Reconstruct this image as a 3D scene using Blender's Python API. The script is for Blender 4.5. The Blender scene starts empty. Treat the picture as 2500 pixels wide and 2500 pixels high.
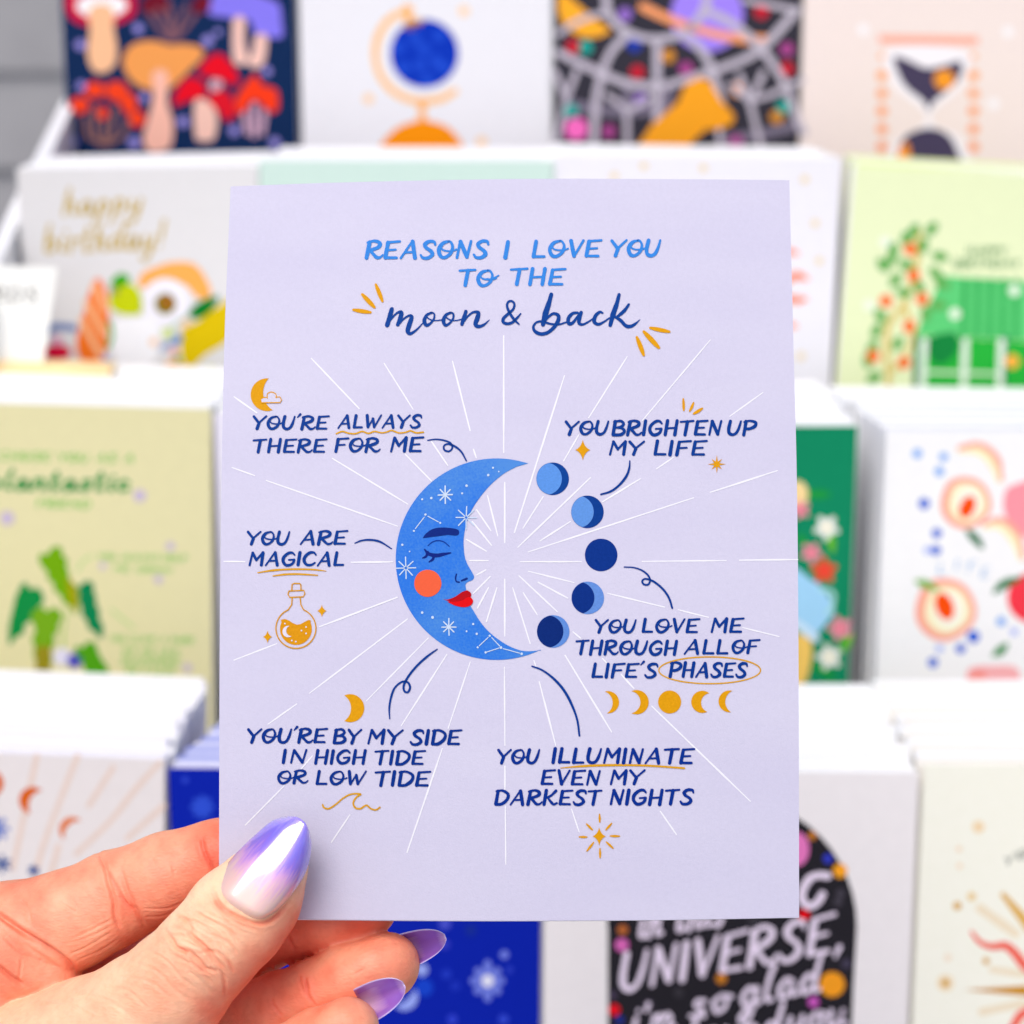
import bpy, bmesh, math, random
import numpy as np
from mathutils import Matrix, Vector

R = math.radians
scene = bpy.context.scene
random.seed(7)
rng = np.random.default_rng(7)

# ------------------------------------------------------------------ camera
CAMZ, PITCH = 1.30, R(18)
F = 2500 * 50 / 24.0                       # focal length in photo pixels
cd = bpy.data.cameras.new('camera')
cam = bpy.data.objects.new('camera', cd)
scene.collection.objects.link(cam)
scene.camera = cam
cd.lens, cd.sensor_width, cd.sensor_fit = 50, 24, 'HORIZONTAL'
cd.clip_start, cd.clip_end = 0.02, 500
cam.location = (0, 0, CAMZ)
cam.rotation_euler = (R(90) - PITCH, 0, 0)
cd.dof.use_dof = True
cd.dof.focus_distance = 0.400
cd.dof.aperture_fstop = 10.6
cd.dof.aperture_blades = 0

# ------------------------------------------------------------------ light
SUN_EL, SUN_AZ = R(58), R(205)             # behind the camera, a little to the left
w = bpy.data.worlds.new('World')
scene.world = w
w.use_nodes = True
nt = w.node_tree
bg = nt.nodes['Background']
sky = nt.nodes.new('ShaderNodeTexSky')
sky.sky_type = 'NISHITA'
sky.sun_disc = False
sky.sun_elevation, sky.sun_rotation = SUN_EL, SUN_AZ
sky.air_density, sky.dust_density, sky.ozone_density = 0.6, 3.0, 0.4
nt.links.new(sky.outputs[0], bg.inputs[0])
bg.inputs[1].default_value = 0.15
sl = bpy.data.lights.new('sun', 'SUN')
sl.energy, sl.angle, sl.color = 1.5, R(30), (0.985, 0.98, 0.93)
sun = bpy.data.objects.new('sun', sl)
scene.collection.objects.link(sun)
sd = Vector((math.cos(SUN_EL) * math.sin(SUN_AZ), math.cos(SUN_EL) * math.cos(SUN_AZ), math.sin(SUN_EL)))
sun.rotation_euler = sd.to_track_quat('Z', 'Y').to_euler()
sun.location = sd * 5 + Vector((0, 0, 1))
scene.view_settings.view_transform = 'Standard'
scene.view_settings.look = 'None'
scene.view_settings.exposure = 0.25
scene.view_settings.gamma = 1

# ------------------------------------------------------------------ helpers
CP, SP = math.cos(PITCH), math.sin(PITCH)
AX = np.array([1.0, 0, 0]); AF = np.array([0, CP, -SP]); AU = np.array([0, SP, CP])
CC = np.array([0, 0, CAMZ])


def cam2world(P):
    """camera frame (x right, y down, depth), metres -> world"""
    P = np.atleast_2d(np.asarray(P, float))
    return CC + P[:, 0:1] * AX - P[:, 1:2] * AU + P[:, 2:3] * AF


def at(px, py, D):
    return cam2world([[(px - 1250) / F * D, (py - 1250) / F * D, D]])[0]


def lin(c):
    c = c / 255.0
    return c / 12.92 if c <= 0.04045 else ((c + 0.055) / 1.055) ** 2.4


def tag(o, label=None, cat=None, group=None, kind=None):
    if label: o['label'] = label
    if cat: o['category'] = cat
    if group: o['group'] = group
    if kind: o['kind'] = kind
    return o


def link(o, parent=None):
    scene.collection.objects.link(o)
    if parent is not None:
        o.parent = parent
    return o


def empty(name, M=None):
    o = bpy.data.objects.new(name, None)
    o.empty_display_size = 0.02
    link(o)
    if M is not None:
        o.matrix_world = M
    return o


MATS = {}


def mat(rgb, rough=0.6, mottle=0.05, scale=900.0, gain=0.93, bump=0.0, bscale=2500.0, spec=0.3, tr=0.0):
    """printed or plain paper-like material of display colour rgb with fine mottling"""
    key = (tuple(rgb), rough, mottle, scale, gain, bump, bscale, spec, tr)
    if key in MATS:
        return MATS[key]
    m = bpy.data.materials.new('ink_%d_%d_%d' % tuple(rgb))
    m.use_nodes = True
    n = m.node_tree
    b = n.nodes['Principled BSDF']
    b.inputs['Roughness'].default_value = rough
    b.inputs['Specular IOR Level'].default_value = spec
    c = [lin(v) * gain for v in rgb]
    tc = n.nodes.new('ShaderNodeTexCoord')
    if mottle > 0:
        nz = n.nodes.new('ShaderNodeTexNoise')
        nz.inputs['Scale'].default_value = scale
        nz.inputs['Detail'].default_value = 4
        nz.inputs['Roughness'].default_value = 0.7
        n.links.new(tc.outputs['Object'], nz.inputs['Vector'])
        rp = n.nodes.new('ShaderNodeValToRGB')
        rp.color_ramp.elements[0].position = 0.3
        rp.color_ramp.elements[1].position = 0.7
        rp.color_ramp.elements[0].color = [min(.9, max(0, v * (1 - mottle))) for v in c] + [1]
        rp.color_ramp.elements[1].color = [min(.92, v * (1 + mottle) + mottle * 0.02) for v in c] + [1]
        n.links.new(nz.outputs['Fac'], rp.inputs['Fac'])
        n.links.new(rp.outputs['Color'], b.inputs['Base Color'])
    else:
        b.inputs['Base Color'].default_value = c + [1]
    if bump > 0:
        nb = n.nodes.new('ShaderNodeTexNoise')
        nb.inputs['Scale'].default_value = bscale
        nb.inputs['Detail'].default_value = 3
        n.links.new(tc.outputs['Object'], nb.inputs['Vector'])
        bp = n.nodes.new('ShaderNodeBump')
        bp.inputs['Strength'].default_value = bump
        bp.inputs['Distance'].default_value = 0.0002
        n.links.new(nb.outputs['Fac'], bp.inputs['Height'])
        n.links.new(bp.outputs['Normal'], b.inputs['Normal'])
    MATS[key] = m
    return m


def mesh_obj(name, verts, faces, m, parent=None, smooth=False):
    me = bpy.data.meshes.new(name)
    me.from_pydata([tuple(map(float, v)) for v in verts], [], faces)
    me.update()
    if smooth:
        me.polygons.foreach_set('use_smooth', [True] * len(me.polygons))
    if m is not None:
        me.materials.append(m)
    o = bpy.data.objects.new(name, me)
    return link(o, parent)


def box_data(x0, x1, y0, y1, z0, z1):
    v = [(x0, y0, z0), (x1, y0, z0), (x1, y1, z0), (x0, y1, z0), (x0, y0, z1), (x1, y0, z1), (x1, y1, z1), (x0, y1, z1)]
    f = [(0, 3, 2, 1), (4, 5, 6, 7), (0, 1, 5, 4), (1, 2, 6, 5), (2, 3, 7, 6), (3, 0, 4, 7)]
    return v, f


class Panel:
    """a flat or slightly bowed card: local x right, y up in the card, z towards the viewer"""

    def __init__(s, O, ex, ey, bow=None):
        s.O = np.array(O, float); s.ex = np.array(ex, float); s.ey = np.array(ey, float)
        s.ex /= np.linalg.norm(s.ex)
        s.ey -= s.ex * (s.ey @ s.ex); s.ey /= np.linalg.norm(s.ey)
        s.n = np.cross(s.ex, s.ey)
        s.bow = bow
        s.M = Matrix([[s.ex[i], s.ey[i], s.n[i], s.O[i]] for i in range(3)] + [[0, 0, 0, 1]])

    def z(s, u, v):
        return s.bow(u, v) if s.bow else np.zeros_like(u)

    def uv(s, px):
        px = np.atleast_2d(np.asarray(px, float))
        d = (px[:, 0:1] - 1250) / F * AX - (px[:, 1:2] - 1250) / F * AU + AF
        zz = np.zeros(len(px))
        for _ in range(6 if s.bow else 1):
            t = ((s.O - CC) @ s.n + zz) / (d @ s.n)
            P = CC + d * t[:, None] - s.O
            u, v = P @ s.ex, P @ s.ey
            if s.bow:
                zz = s.z(u, v)
        return u, v


# ------------------------------------------------------------------ ink drawing
def smooth_pts(P, n=7):
    P = np.asarray(P, float)
    if len(P) < 3:
        return P
    Q = np.vstack([2 * P[0] - P[1], P, 2 * P[-1] - P[-2]])
    out = []
    for i in range(1, len(Q) - 2):
        p0, p1, p2, p3 = Q[i - 1], Q[i], Q[i + 1], Q[i + 2]
        for k in range(n):
            t = k / n
            out.append(0.5 * ((2 * p1) + (-p0 + p2) * t + (2 * p0 - 5 * p1 + 4 * p2 - p3) * t * t + (-p0 + 3 * p1 - 3 * p2 + p3) * t ** 3))
    out.append(P[-1])
    return np.array(out)


def Z(ox, oy, f):
    def g(*p):
        a = np.array(p, float).reshape(-1, 2)
        return a * f + np.array([ox, oy])
    g.f = f
    g.o = (ox, oy)
    return g


# prints made of many marks too small to pick apart one by one
FINE_PRINT = {'star_print', 'fleck_print', 'bead_print', 'dot_print', 'blossom_print', 'ray_print', 'glasshouse_print',
              'leaf_print', 'stem_print', 'ray_lines', 'star_marks'}


class Ink:
    """collects flat print (in photo pixels) and lays it on a panel as thin sheets of one mesh per part"""

    def __init__(s, panel, name, m, parent, level=1, fine=False):
        s.p, s.name, s.m, s.parent, s.level, s.fine = panel, name, m, parent, level, fine
        s.joined = False
        s.V, s.Fc, s.H, s.k = [], [], [], 0
        s.groups = []

    def _add(s, pts, faces):
        b = len(s.V)
        h = (s.k % 12) * 2e-6
        s.k += 1
        for q in pts:
            s.V.append((q[0], q[1])); s.H.append(h)
        s.Fc += [tuple(i + b for i in f) for f in faces]
        s.groups.append((b, len(s.V), len(s.Fc) - len(faces), len(s.Fc)))

    def poly(s, pts, smooth=False, closed=True):
        pts = np.asarray(pts, float)
        if smooth:
            P = np.vstack([pts, pts[:1]]); Q = np.vstack([pts[-1:], P, pts[1:2]])
            out = []
            for i in range(1, len(Q) - 2):
                p0, p1, p2, p3 = Q[i - 1], Q[i], Q[i + 1], Q[i + 2]
                for k in range(6):
                    t = k / 6
                    out.append(0.5 * ((2 * p1) + (-p0 + p2) * t + (2 * p0 - 5 * p1 + 4 * p2 - p3) * t * t + (-p0 + 3 * p1 - 3 * p2 + p3) * t ** 3))
            pts = np.array(out)
        if s.fine and (np.ptp(pts[:, 0]) > 60 or np.ptp(pts[:, 1]) > 60):
            bm = bmesh.new()
            bm.faces.new([bm.verts.new((a, b, 0)) for a, b in pts])
            bmesh.ops.triangulate(bm, faces=bm.faces[:])
            for _ in range(5):
                es = [e for e in bm.edges if e.calc_length() > 42]
                if not es: break
                bmesh.ops.subdivide_edges(bm, edges=es, cuts=1)
                bmesh.ops.triangulate(bm, faces=bm.faces[:])
            bm.verts.index_update()
            s._add([(v.co.x, v.co.y) for v in bm.verts], [tuple(v.index for v in f.verts) for f in bm.faces])
            bm.free()
            return s
        s._add(pts, [tuple(range(len(pts)))])
        return s

    def circ(s, cx, cy, r, ry=None, rot=0, n=40, wob=0.0):
        ry = ry or r
        t = np.linspace(0, 2 * np.pi, n, endpoint=False)
        rr = 1 + wob * np.sin(3 * t + 1.3) + wob * 0.7 * np.sin(5 * t)
        x, y = r * rr * np.cos(t), ry * rr * np.sin(t)
        return s.poly(np.stack([cx + x * math.cos(rot) - y * math.sin(rot), cy + x * math.sin(rot) + y * math.cos(rot)], 1))

    def stroke(s, pts, wd, smooth=True, taper=(1, 1), jit=0.05):
        """ribbon of width wd px with rounded ends; taper = width factors at both ends"""
        P = smooth_pts(pts) if smooth else np.asarray(pts, float)
        if not smooth and len(P) == 2:
            P = np.linspace(P[0], P[1], max(3, min(40, int(np.linalg.norm(P[1] - P[0]) / 18) + 2)))
        keep = [0]
        for i in range(1, len(P)):
            if np.linalg.norm(P[i] - P[keep[-1]]) > 0.3: keep.append(i)
        P = P[keep]
        n = len(P)
        if n < 2: return s
        T = np.gradient(P, axis=0)
        T /= np.linalg.norm(T, axis=1)[:, None] + 1e-9
        N = np.stack([-T[:, 1], T[:, 0]], 1)
        t = np.linspace(0, 1, n)
        if np.ndim(wd) == 0:
            W = np.full(n, float(wd))
        else:
            W = np.interp(t, np.linspace(0, 1, len(wd)), wd)
        W = W * np.minimum(1, taper[0] + (1 - taper[0]) * t / 0.3) * np.minimum(1, taper[1] + (1 - taper[1]) * (1 - t) / 0.3)
        if jit:
            ph = random.random() * 6
            W = W * (1 + jit * np.sin(t * 9 + ph) + jit * 0.6 * np.sin(t * 23 + ph * 2))
        L, Rr = P + N * W[:, None] / 2, P - N * W[:, None] / 2
        pts_ = list(L) + list(Rr)
        faces = [(i, n + i, n + i + 1, i + 1) for i in range(n - 1)]
        for (c, tdir, nn, wv, a, b) in ((P[0], -T[0], N[0], W[0], 0, n), (P[-1], T[-1], N[-1], W[-1], n - 1, 2 * n - 1)):
            idx = [a]
            for k in range(1, 6):
                an = math.pi * k / 6
                pts_.append(c + (nn * math.cos(an) + tdir * math.sin(an)) * wv / 2)
                idx.append(len(pts_) - 1)
            idx.append(b)
            faces.append(tuple(idx))
        s._add(pts_, faces)
        return s

    def star4(s, cx, cy, hw, hh, k=0.22):
        pts = []
        for a in range(4):
            for q in range(6):
                t = q / 6
                p = [(0, -hh), (hw, 0), (0, hh), (-hw, 0)][a]; e = [(0, -hh), (hw, 0), (0, hh), (-hw, 0)][(a + 1) % 4]
                m = ((p[0] + e[0]) * k, (p[1] + e[1]) * k)
                pts.append((cx + (1 - t) ** 2 * p[0] + 2 * t * (1 - t) * m[0] + t * t * e[0], cy + (1 - t) ** 2 * p[1] + 2 * t * (1 - t) * m[1] + t * t * e[1]))
        return s.poly(pts)

    def burst(s, cx, cy, r0, r1, wd, n=8, rv=None):
        for i in range(n):
            a = 2 * math.pi * i / n + math.pi / 2 + random.uniform(-.05, .05)
            q = (rv if (rv and i % (n // 2) == 0) else r1) * random.uniform(.94, 1.04)
            s.stroke([(cx + r0 * math.cos(a), cy + r0 * math.sin(a)), (cx + q * math.cos(a), cy + q * math.sin(a))], wd, smooth=False, jit=0)
        return s

    def crescent(s, t1, om, t2, im, n=18):
        def arc(a, b, c):
            a, b, c = map(np.array, (a, b, c))
            d = 2 * (a[0] * (b[1] - c[1]) + b[0] * (c[1] - a[1]) + c[0] * (a[1] - b[1]))
            ux = ((a @ a) * (b[1] - c[1]) + (b @ b) * (c[1] - a[1]) + (c @ c) * (a[1] - b[1])) / d
            uy = ((a @ a) * (c[0] - b[0]) + (b @ b) * (a[0] - c[0]) + (c @ c) * (b[0] - a[0])) / d
            o = np.array([ux, uy]); r = np.linalg.norm(a - o)
            A = [math.atan2(*(q - o)[::-1]) for q in (a, b, c)]
            def unwrap(x, y, sgn):
                dd = (y - x) * sgn
                while dd < 0: dd += 2 * math.pi
                return dd
            sg = 1 if unwrap(A[0], A[1], 1) < unwrap(A[0], A[2], 1) else -1
            tot = unwrap(A[0], A[2], sg)
            return [o + r * np.array([math.cos(A[0] + sg * tot * k / n), math.sin(A[0] + sg * tot * k / n)]) for k in range(n + 1)]
        a = arc(t1, om, t2); b = arc(t2, im, t1)
        return s.poly(np.array(a + b[1:-1]))

    def text(s, txt, x0, x1, top, base, base1=None, wt=1.0, slant=0.16, font=None, jitter=1.0):
        """hand lettering stretched to run from x0 to x1 (px) with the given cap top and baseline"""
        font = font or CAPS
        H = base - top
        base1 = base if base1 is None else base1
        adv, pos = 0.0, []
        for ch in txt:
            if ch == ' ':
                adv += 0.42; pos.append(None); continue
            wdt, st = font[ch]
            pos.append(adv); adv += wdt + 0.17
        adv -= 0.17
        xs = (x1 - x0 - slant * H * 0.9) / (adv * H)
        for ch, a in zip(txt, pos):
            if a is None: continue
            dy = random.uniform(-.02, .02) * jitter; rt = random.uniform(-.02, .02) * jitter
            for stw, sm, pts in font[ch][1]:
                q = np.array(pts, float)
                yy = q[:, 1] + dy + rt * q[:, 0]
                X = x0 + (a + q[:, 0]) * H * xs + slant * yy * H
                Y = base + (base1 - base) * (X - x0) / max(1, x1 - x0) - yy * H
                s.stroke(np.stack([X, Y], 1), np.array(stw) * H * wt if np.ndim(stw) else stw * H * wt, smooth=sm)
        return s

    def build(s, label=None, level=None):
        if not s.V: return None
        u, v = s.p.uv(np.array(s.V))
        z = s.p.z(u, v) + (level or s.level) * 4e-5 + np.array(s.H)
        co = np.stack([u, v, z], 1)
        if s.name == 'lettering' or s.name in FINE_PRINT or len(s.groups) == 1 or s.joined:
            sets = [(co, s.Fc)]
        else:
            sets = [(co[a:b], [tuple(i - a for i in f) for f in s.Fc[c:d]]) for a, b, c, d in s.groups]
        for vv, ff in sets:
            o = mesh_obj(s.name, vv, ff, s.m, s.parent)
            me = o.data
            bm = bmesh.new(); bm.from_mesh(me)
            for f in bm.faces:            # faces towards the viewer
                if f.normal.z < 0: f.normal_flip()
            bm.to_mesh(me); bm.free()
            if len(sets) == 1 and len(s.groups) > 1 and s.name != 'lettering': o['kind'] = 'stuff'
            if label: o['label'] = label
        return o


# ------------------------------------------------------------------ hand lettering
T_, M_, t_ = 0.185, 0.155, 0.105
CAPS = {
    'A': (.60, [(t_, 0, [(0, 0), (.36, 1)]), (T_, 0, [(.37, .98), (.55, .02)]), (t_, 0, [(.13, .33), (.48, .36)])]),
    'B': (.52, [(T_, 0, [(.06, .96), (.04, .04)]), ([t_, M_, M_, t_], 1, [(0, .94), (.3, 1.0), (.46, .8), (.34, .58), (.1, .53)]), ([t_, M_, T_, M_], 1, [(.1, .53), (.4, .5), (.54, .28), (.4, .05), (.05, .02)])]),
    'C': (.54, [([t_, M_, T_, T_, M_, t_], 1, [(.56, .8), (.44, .98), (.24, .95), (.05, .66), (.04, .32), (.2, .04), (.42, .05), (.56, .2)])]),
    'D': (.54, [(T_, 0, [(.06, .96), (.04, .04)]), ([t_, M_, T_, M_], 1, [(-.02, .95), (.26, .99), (.53, .74), (.52, .36), (.3, .05), (.04, .02)])]),
    'E': (.48, [(T_, 0, [(.07, .93), (.04, .06)]), (t_ * 1.1, 0, [(.07, .95), (.52, 1.0)]), (t_, 0, [(.06, .49), (.4, .52)]), (t_ * 1.25, 0, [(.04, .05), (.48, .04)])]),
    'F': (.46, [(T_, 0, [(.07, .93), (.04, .03)]), (t_ * 1.1, 0, [(.07, .95), (.52, 1.0)]), (t_, 0, [(.06, .5), (.4, .53)])]),
    'G': (.56, [([t_, M_, T_, T_, M_, M_], 1, [(.54, .82), (.42, .98), (.24, .95), (.05, .66), (.04, .32), (.2, .04), (.4, .06), (.52, .22), (.55, .44)]), (t_, 0, [(.3, .44), (.56, .47)])]),
    'H': (.54, [(T_, 0, [(.06, 1), (.04, .02)]), (T_, 0, [(.50, 1), (.48, .02)]), (t_, 0, [(.05, .46), (.5, .5)])]),
    'I': (.10, [(T_ * 1.05, 0, [(.05, .98), (.04, .04)])]),
    'K': (.56, [(T_, 0, [(.06, 1), (.04, .02)]), ([M_, t_], 1, [(.5, .98), (.3, .64), (.08, .46)]), ([t_, M_, t_], 1, [(.16, .52), (.34, .2), (.48, .03), (.62, .12)])]),
    'L': (.42, [(T_, 0, [(.06, .98), (.04, .06)]), (t_ * 1.25, 0, [(.04, .05), (.44, .05)])]),
    'M': (.64, [(t_ * 1.2, 0, [(.04, .02), (.1, .98)]), (T_ * .9, 0, [(.11, .96), (.33, .42)]), (t_ * 1.2, 0, [(.33, .42), (.58, .96)]), (T_, 0, [(.6, .97), (.6, .03)])]),
    'N': (.52, [(t_ * 1.2, 0, [(.04, .02), (.08, .98)]), (T_, 0, [(.09, .95), (.42, .06)]), (t_ * 1.2, 0, [(.43, .05), (.5, .98)])]),
    'O': (.56, [([t_, T_, T_, M_, M_, t_, t_], 1, [(.36, .98), (.14, .86), (.02, .5), (.12, .12), (.3, .03), (.5, .28), (.54, .66), (.44, .93), (.34, .98)]), (t_ * .8, 1, [(.1, .6), (.2, .46), (.42, .4), (.62, .44), (.7, .5)])]),
    'P': (.50, [(T_, 0, [(.06, .96), (.04, .0)]), ([t_, M_, T_, M_], 1, [(-.02, .93), (.24, 1.01), (.5, .88), (.48, .62), (.28, .45), (.08, .44)])]),
    'R': (.54, [(T_, 0, [(.06, .94), (.02, .02)]), ([t_, M_, T_, M_], 1, [(-.02, .92), (.24, 1.01), (.46, .88), (.42, .64), (.1, .45)]), ([M_, M_, t_ * .7], 1, [(.12, .46), (.28, .22), (.42, .04), (.56, .06), (.64, .2)])]),
    'S': (.48, [([t_, M_, T_, M_, T_, M_, t_], 1, [(.5, .8), (.44, .97), (.24, .99), (.1, .82), (.17, .62), (.36, .43), (.44, .22), (.3, .03), (.1, .03), (-.01, .2)])]),
    'T': (.50, [(t_ * 1.1, 0, [(-.04, .94), (.54, 1.0)]), (T_, 0, [(.27, .95), (.24, .03)])]),
    'U': (.52, [([T_, T_, T_, M_, M_, t_], 1, [(.05, .98), (.02, .5), (.06, .16), (.22, .02), (.38, .14), (.47, .5), (.52, .98)])]),
    'V': (.48, [(T_, 0, [(.04, .98), (.23, .05)]), (t_ * 1.1, 0, [(.24, .05), (.5, .99)])]),
    'W': (.74, [(T_, 0, [(.04, .98), (.16, .06)]), (t_, 0, [(.17, .05), (.36, .72)]), (T_ * .9, 0, [(.36, .72), (.48, .06)]), (t_, 0, [(.49, .05), (.76, .99)])]),
    'Y': (.50, [(T_ * .85, 0, [(-.03, .97), (.26, .46)]), (t_ * 1.1, 0, [(.56, .99), (.26, .5)]), (T_, 0, [(.26, .46), (.2, .03)])]),
    "'": (.06, [([M_, t_ * .5], 0, [(.08, 1.14), (-.04, .9)])]),
    ',': (.08, [([M_, t_ * .6], 0, [(.08, .1), (0, -.16)])]),
}
s_ = 0.13
LOW = {
    'a': (.42, [(s_, 1, [(.36, .42), (.2, .5), (.03, .3), (.08, .04), (.24, .06), (.36, .42), (.36, .08), (.5, .06)])]),
    'b': (.40, [(s_, 1, [(.1, 1), (.04, .5), (.05, .05)]), (s_, 1, [(.06, .3), (.22, .5), (.38, .3), (.24, .02), (.05, .05)])]),
    'd': (.42, [(s_, 1, [(.34, .42), (.18, .5), (.03, .28), (.1, .03), (.3, .12)]), (s_, 1, [(.46, 1), (.38, .5), (.36, .08), (.5, .05)])]),
    'e': (.36, [(s_, 1, [(.04, .22), (.3, .3), (.24, .5), (.06, .42), (.04, .14), (.2, .0), (.4, .12)])]),
    'f': (.34, [(s_, 1, [(.42, .9), (.3, 1), (.18, .7), (.12, .1), (.04, -.3)]), (s_ * .8, 0, [(0, .48), (.34, .52)])]),
    'g': (.42, [(s_, 1, [(.34, .42), (.18, .5), (.03, .28), (.12, .04), (.32, .14)]), (s_, 1, [(.38, .48), (.34, 0), (.2, -.4), (.02, -.3), (.2, -.08), (.5, .08)])]),
    'h': (.42, [(s_, 1, [(.14, 1), (.06, .5), (.02, .0)]), (s_, 1, [(.04, .25), (.22, .5), (.34, .36), (.32, .05), (.48, .06)])]),
    'i': (.16, [(s_, 1, [(.08, .48), (.05, .08), (.18, .05)]), (s_, 0, [(.12, .72), (.13, .74)])]),
    'l': (.22, [(s_, 1, [(.2, .98), (.1, .6), (.06, .1), (.24, .04)])]),
    'm': (.62, [(s_, 1, [(.06, .48), (.02, .0)]), (s_, 1, [(.04, .25), (.2, .5), (.28, .36), (.24, 0)]), (s_, 1, [(.26, .25), (.42, .5), (.54, .36), (.5, .05), (.66, .06)])]),
    'n': (.42, [(s_, 1, [(.06, .48), (.02, .0)]), (s_, 1, [(.04, .25), (.22, .5), (.34, .36), (.32, .05), (.48, .06)])]),
    'o': (.38, [(s_, 1, [(.2, .5), (.04, .3), (.12, .02), (.3, .1), (.34, .36), (.2, .5), (.44, .42)])]),
    'p': (.40, [(s_, 1, [(.08, .48), (.04, .0), (-.04, -.42)]), (s_, 1, [(.06, .3), (.22, .5), (.38, .3), (.24, .02), (.05, .06)])]),
    'r': (.30, [(s_, 1, [(.08, .48), (.04, .0)]), (s_, 1, [(.06, .26), (.18, .46), (.32, .44)])]),
    's': (.32, [(s_, 1, [(.3, .44), (.14, .48), (.1, .34), (.28, .16), (.18, .0), (.0, .06)])]),
    't': (.28, [(s_, 1, [(.16, .9), (.1, .4), (.1, .04), (.28, .06)]), (s_ * .8, 0, [(-.02, .56), (.28, .6)])]),
    'u': (.42, [(s_, 1, [(.06, .48), (.02, .12), (.16, .0), (.32, .2), (.38, .48), (.34, .08), (.48, .05)])]),
    'y': (.40, [(s_, 1, [(.06, .48), (.04, .14), (.18, .04), (.34, .24)]), (s_, 1, [(.4, .48), (.32, -.05), (.16, -.42), (0, -.3)])]),
    'c': (.34, [(s_, 1, [(.34, .4), (.2, .5), (.03, .28), (.12, .02), (.36, .08)])]),
    "'": (.06, [(s_, 0, [(.06, .95), (.02, .72)])]), '!': (.14, [(s_, 0, [(.14, 1), (.08, .35)]), (s_, 0, [(.05, .06), (.05, .08)])]),
    ',': (.1, [(s_, 0, [(.06, .05), (0, -.14)])]),
}

# colours as they look on the paper in full light
NAVY, SKYB, GOLD, PALE = (0, 68, 154), (56, 142, 232), (236, 166, 10), (243, 241, 255)

# ================================================================== SETTING
def grey_mat(name, c1, c2, scale, rough=0.8, bump=0.3, dist=0.002):
    m = bpy.data.materials.new(name); m.use_nodes = True
    n = m.node_tree; b = n.nodes['Principled BSDF']
    b.inputs['Roughness'].default_value = rough
    tc = n.nodes.new('ShaderNodeTexCoord')
    nz = n.nodes.new('ShaderNodeTexNoise'); nz.inputs['Scale'].default_value = scale; nz.inputs['Detail'].default_value = 8
    n.links.new(tc.outputs['Object'], nz.inputs['Vector'])
    rp = n.nodes.new('ShaderNodeValToRGB')
    rp.color_ramp.elements[0].position, rp.color_ramp.elements[1].position = .3, .7
    rp.color_ramp.elements[0].color, rp.color_ramp.elements[1].color = (*c1, 1), (*c2, 1)
    n.links.new(nz.outputs['Fac'], rp.inputs['Fac']); n.links.new(rp.outputs['Color'], b.inputs['Base Color'])
    bp = n.nodes.new('ShaderNodeBump'); bp.inputs['Strength'].default_value = bump; bp.inputs['Distance'].default_value = dist
    n.links.new(nz.outputs['Fac'], bp.inputs['Height']); n.links.new(bp.outputs['Normal'], b.inputs['Normal'])
    return m


gm = grey_mat('paving', (.30, .30, .30), (.42, .415, .41), 6)
g = mesh_obj('ground', [(-60, -60, 0), (60, -60, 0), (60, 60, 0), (-60, 60, 0)], [(0, 1, 2, 3)], gm)
tag(g, kind='structure')
# painted board wall behind the stall
wm = grey_mat('grey_painted_boards', (.30, .295, .305), (.36, .355, .365), 9, 0.7)
wall = empty('board_wall', Matrix.Translation((0, 2.75, 0)))
tag(wall, 'pale grey wall of horizontal overlapping boards behind the card rack', 'wall')
bv, bf = box_data(-2.4, 2.4, 0, .014, 0, .128)
bv = [(x, y - (.012 if z < .01 else 0), z) for x, y, z in bv]
bme = None
for k in range(22):
    o = mesh_obj('board', bv, bf, wm, wall) if bme is None else link(bpy.data.objects.new('board', bme), wall)
    bme = o.data
    o.location = (random.uniform(-.01, .01), random.uniform(-.001, .001), .02 + k * .122)
v, f = box_data(-2.4, 2.4, .03, .12, 0, 2.75)
mesh_obj('wall_core', v, f, wm, wall)

# ================================================================== RACK + TABLE
white_pl = mat((246, 246, 248), rough=.35, mottle=.01, scale=30, gain=.9)
ROWD = {1: .95, 2: .85, 3: .755, 4: .645}
LEAN = R(5)
CARD_H = .140


def slot_panel(row, x0, x1, y0, y1=None, D0=None, D1=None, lean=LEAN):
    """panel of a card standing in the rack; x0..x1 its top edge in the photo"""
    D0 = D0 or ROWD[row]; D1 = D1 or D0
    A, B = at(x0, y0, D0), at(x1, y0 if y1 is None else y1, D1)
    ex = (B - A) / np.linalg.norm(B - A)
    ey = np.array([0, math.sin(lean), math.cos(lean)])
    ey = ey - ex * (ey @ ex); ey /= np.linalg.norm(ey)
    O = (A + B) / 2 - ey * CARD_H
    p = Panel(O, ex, ey)
    p.w = np.linalg.norm(B - A)
    return p


ROWTOP = {1: at(1250, -120, .95), 2: at(1250, 395, .85), 3: at(1250, 1040, .755), 4: at(1250, 1875, .645)}
rack = empty('display_rack', Matrix.Translation((0.05, .589, .80)))
tag(rack, 'white stepped display rack holding four rows of greeting cards', 'display rack')
for r_ in (1, 2, 3, 4):
    T = ROWTOP[r_]
    XL = -.249 if r_ < 3 else -.275
    zb = T[2] - CARD_H * math.cos(LEAN) - .006
    yb = T[1] - CARD_H * math.sin(LEAN)
    y0, y1 = yb - .012 - .589, yb + .094 - .589
    v, f = box_data(XL, .66, y0, y1, zb - .006 - .80, zb - .80)
    mesh_obj('shelf', v, f, white_pl, rack)
    v, f = box_data(XL, .66, y1, y1 + .004, zb - .006 - .80, zb + .07 - .80)
    mesh_obj('back_panel', v, f, white_pl, rack)
    v, f = box_data(XL, .66, y0 - .004, y0, zb - .006 - .80, zb + .012 - .80)
    mesh_obj('shelf_lip', v, f, white_pl, rack)
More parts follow.
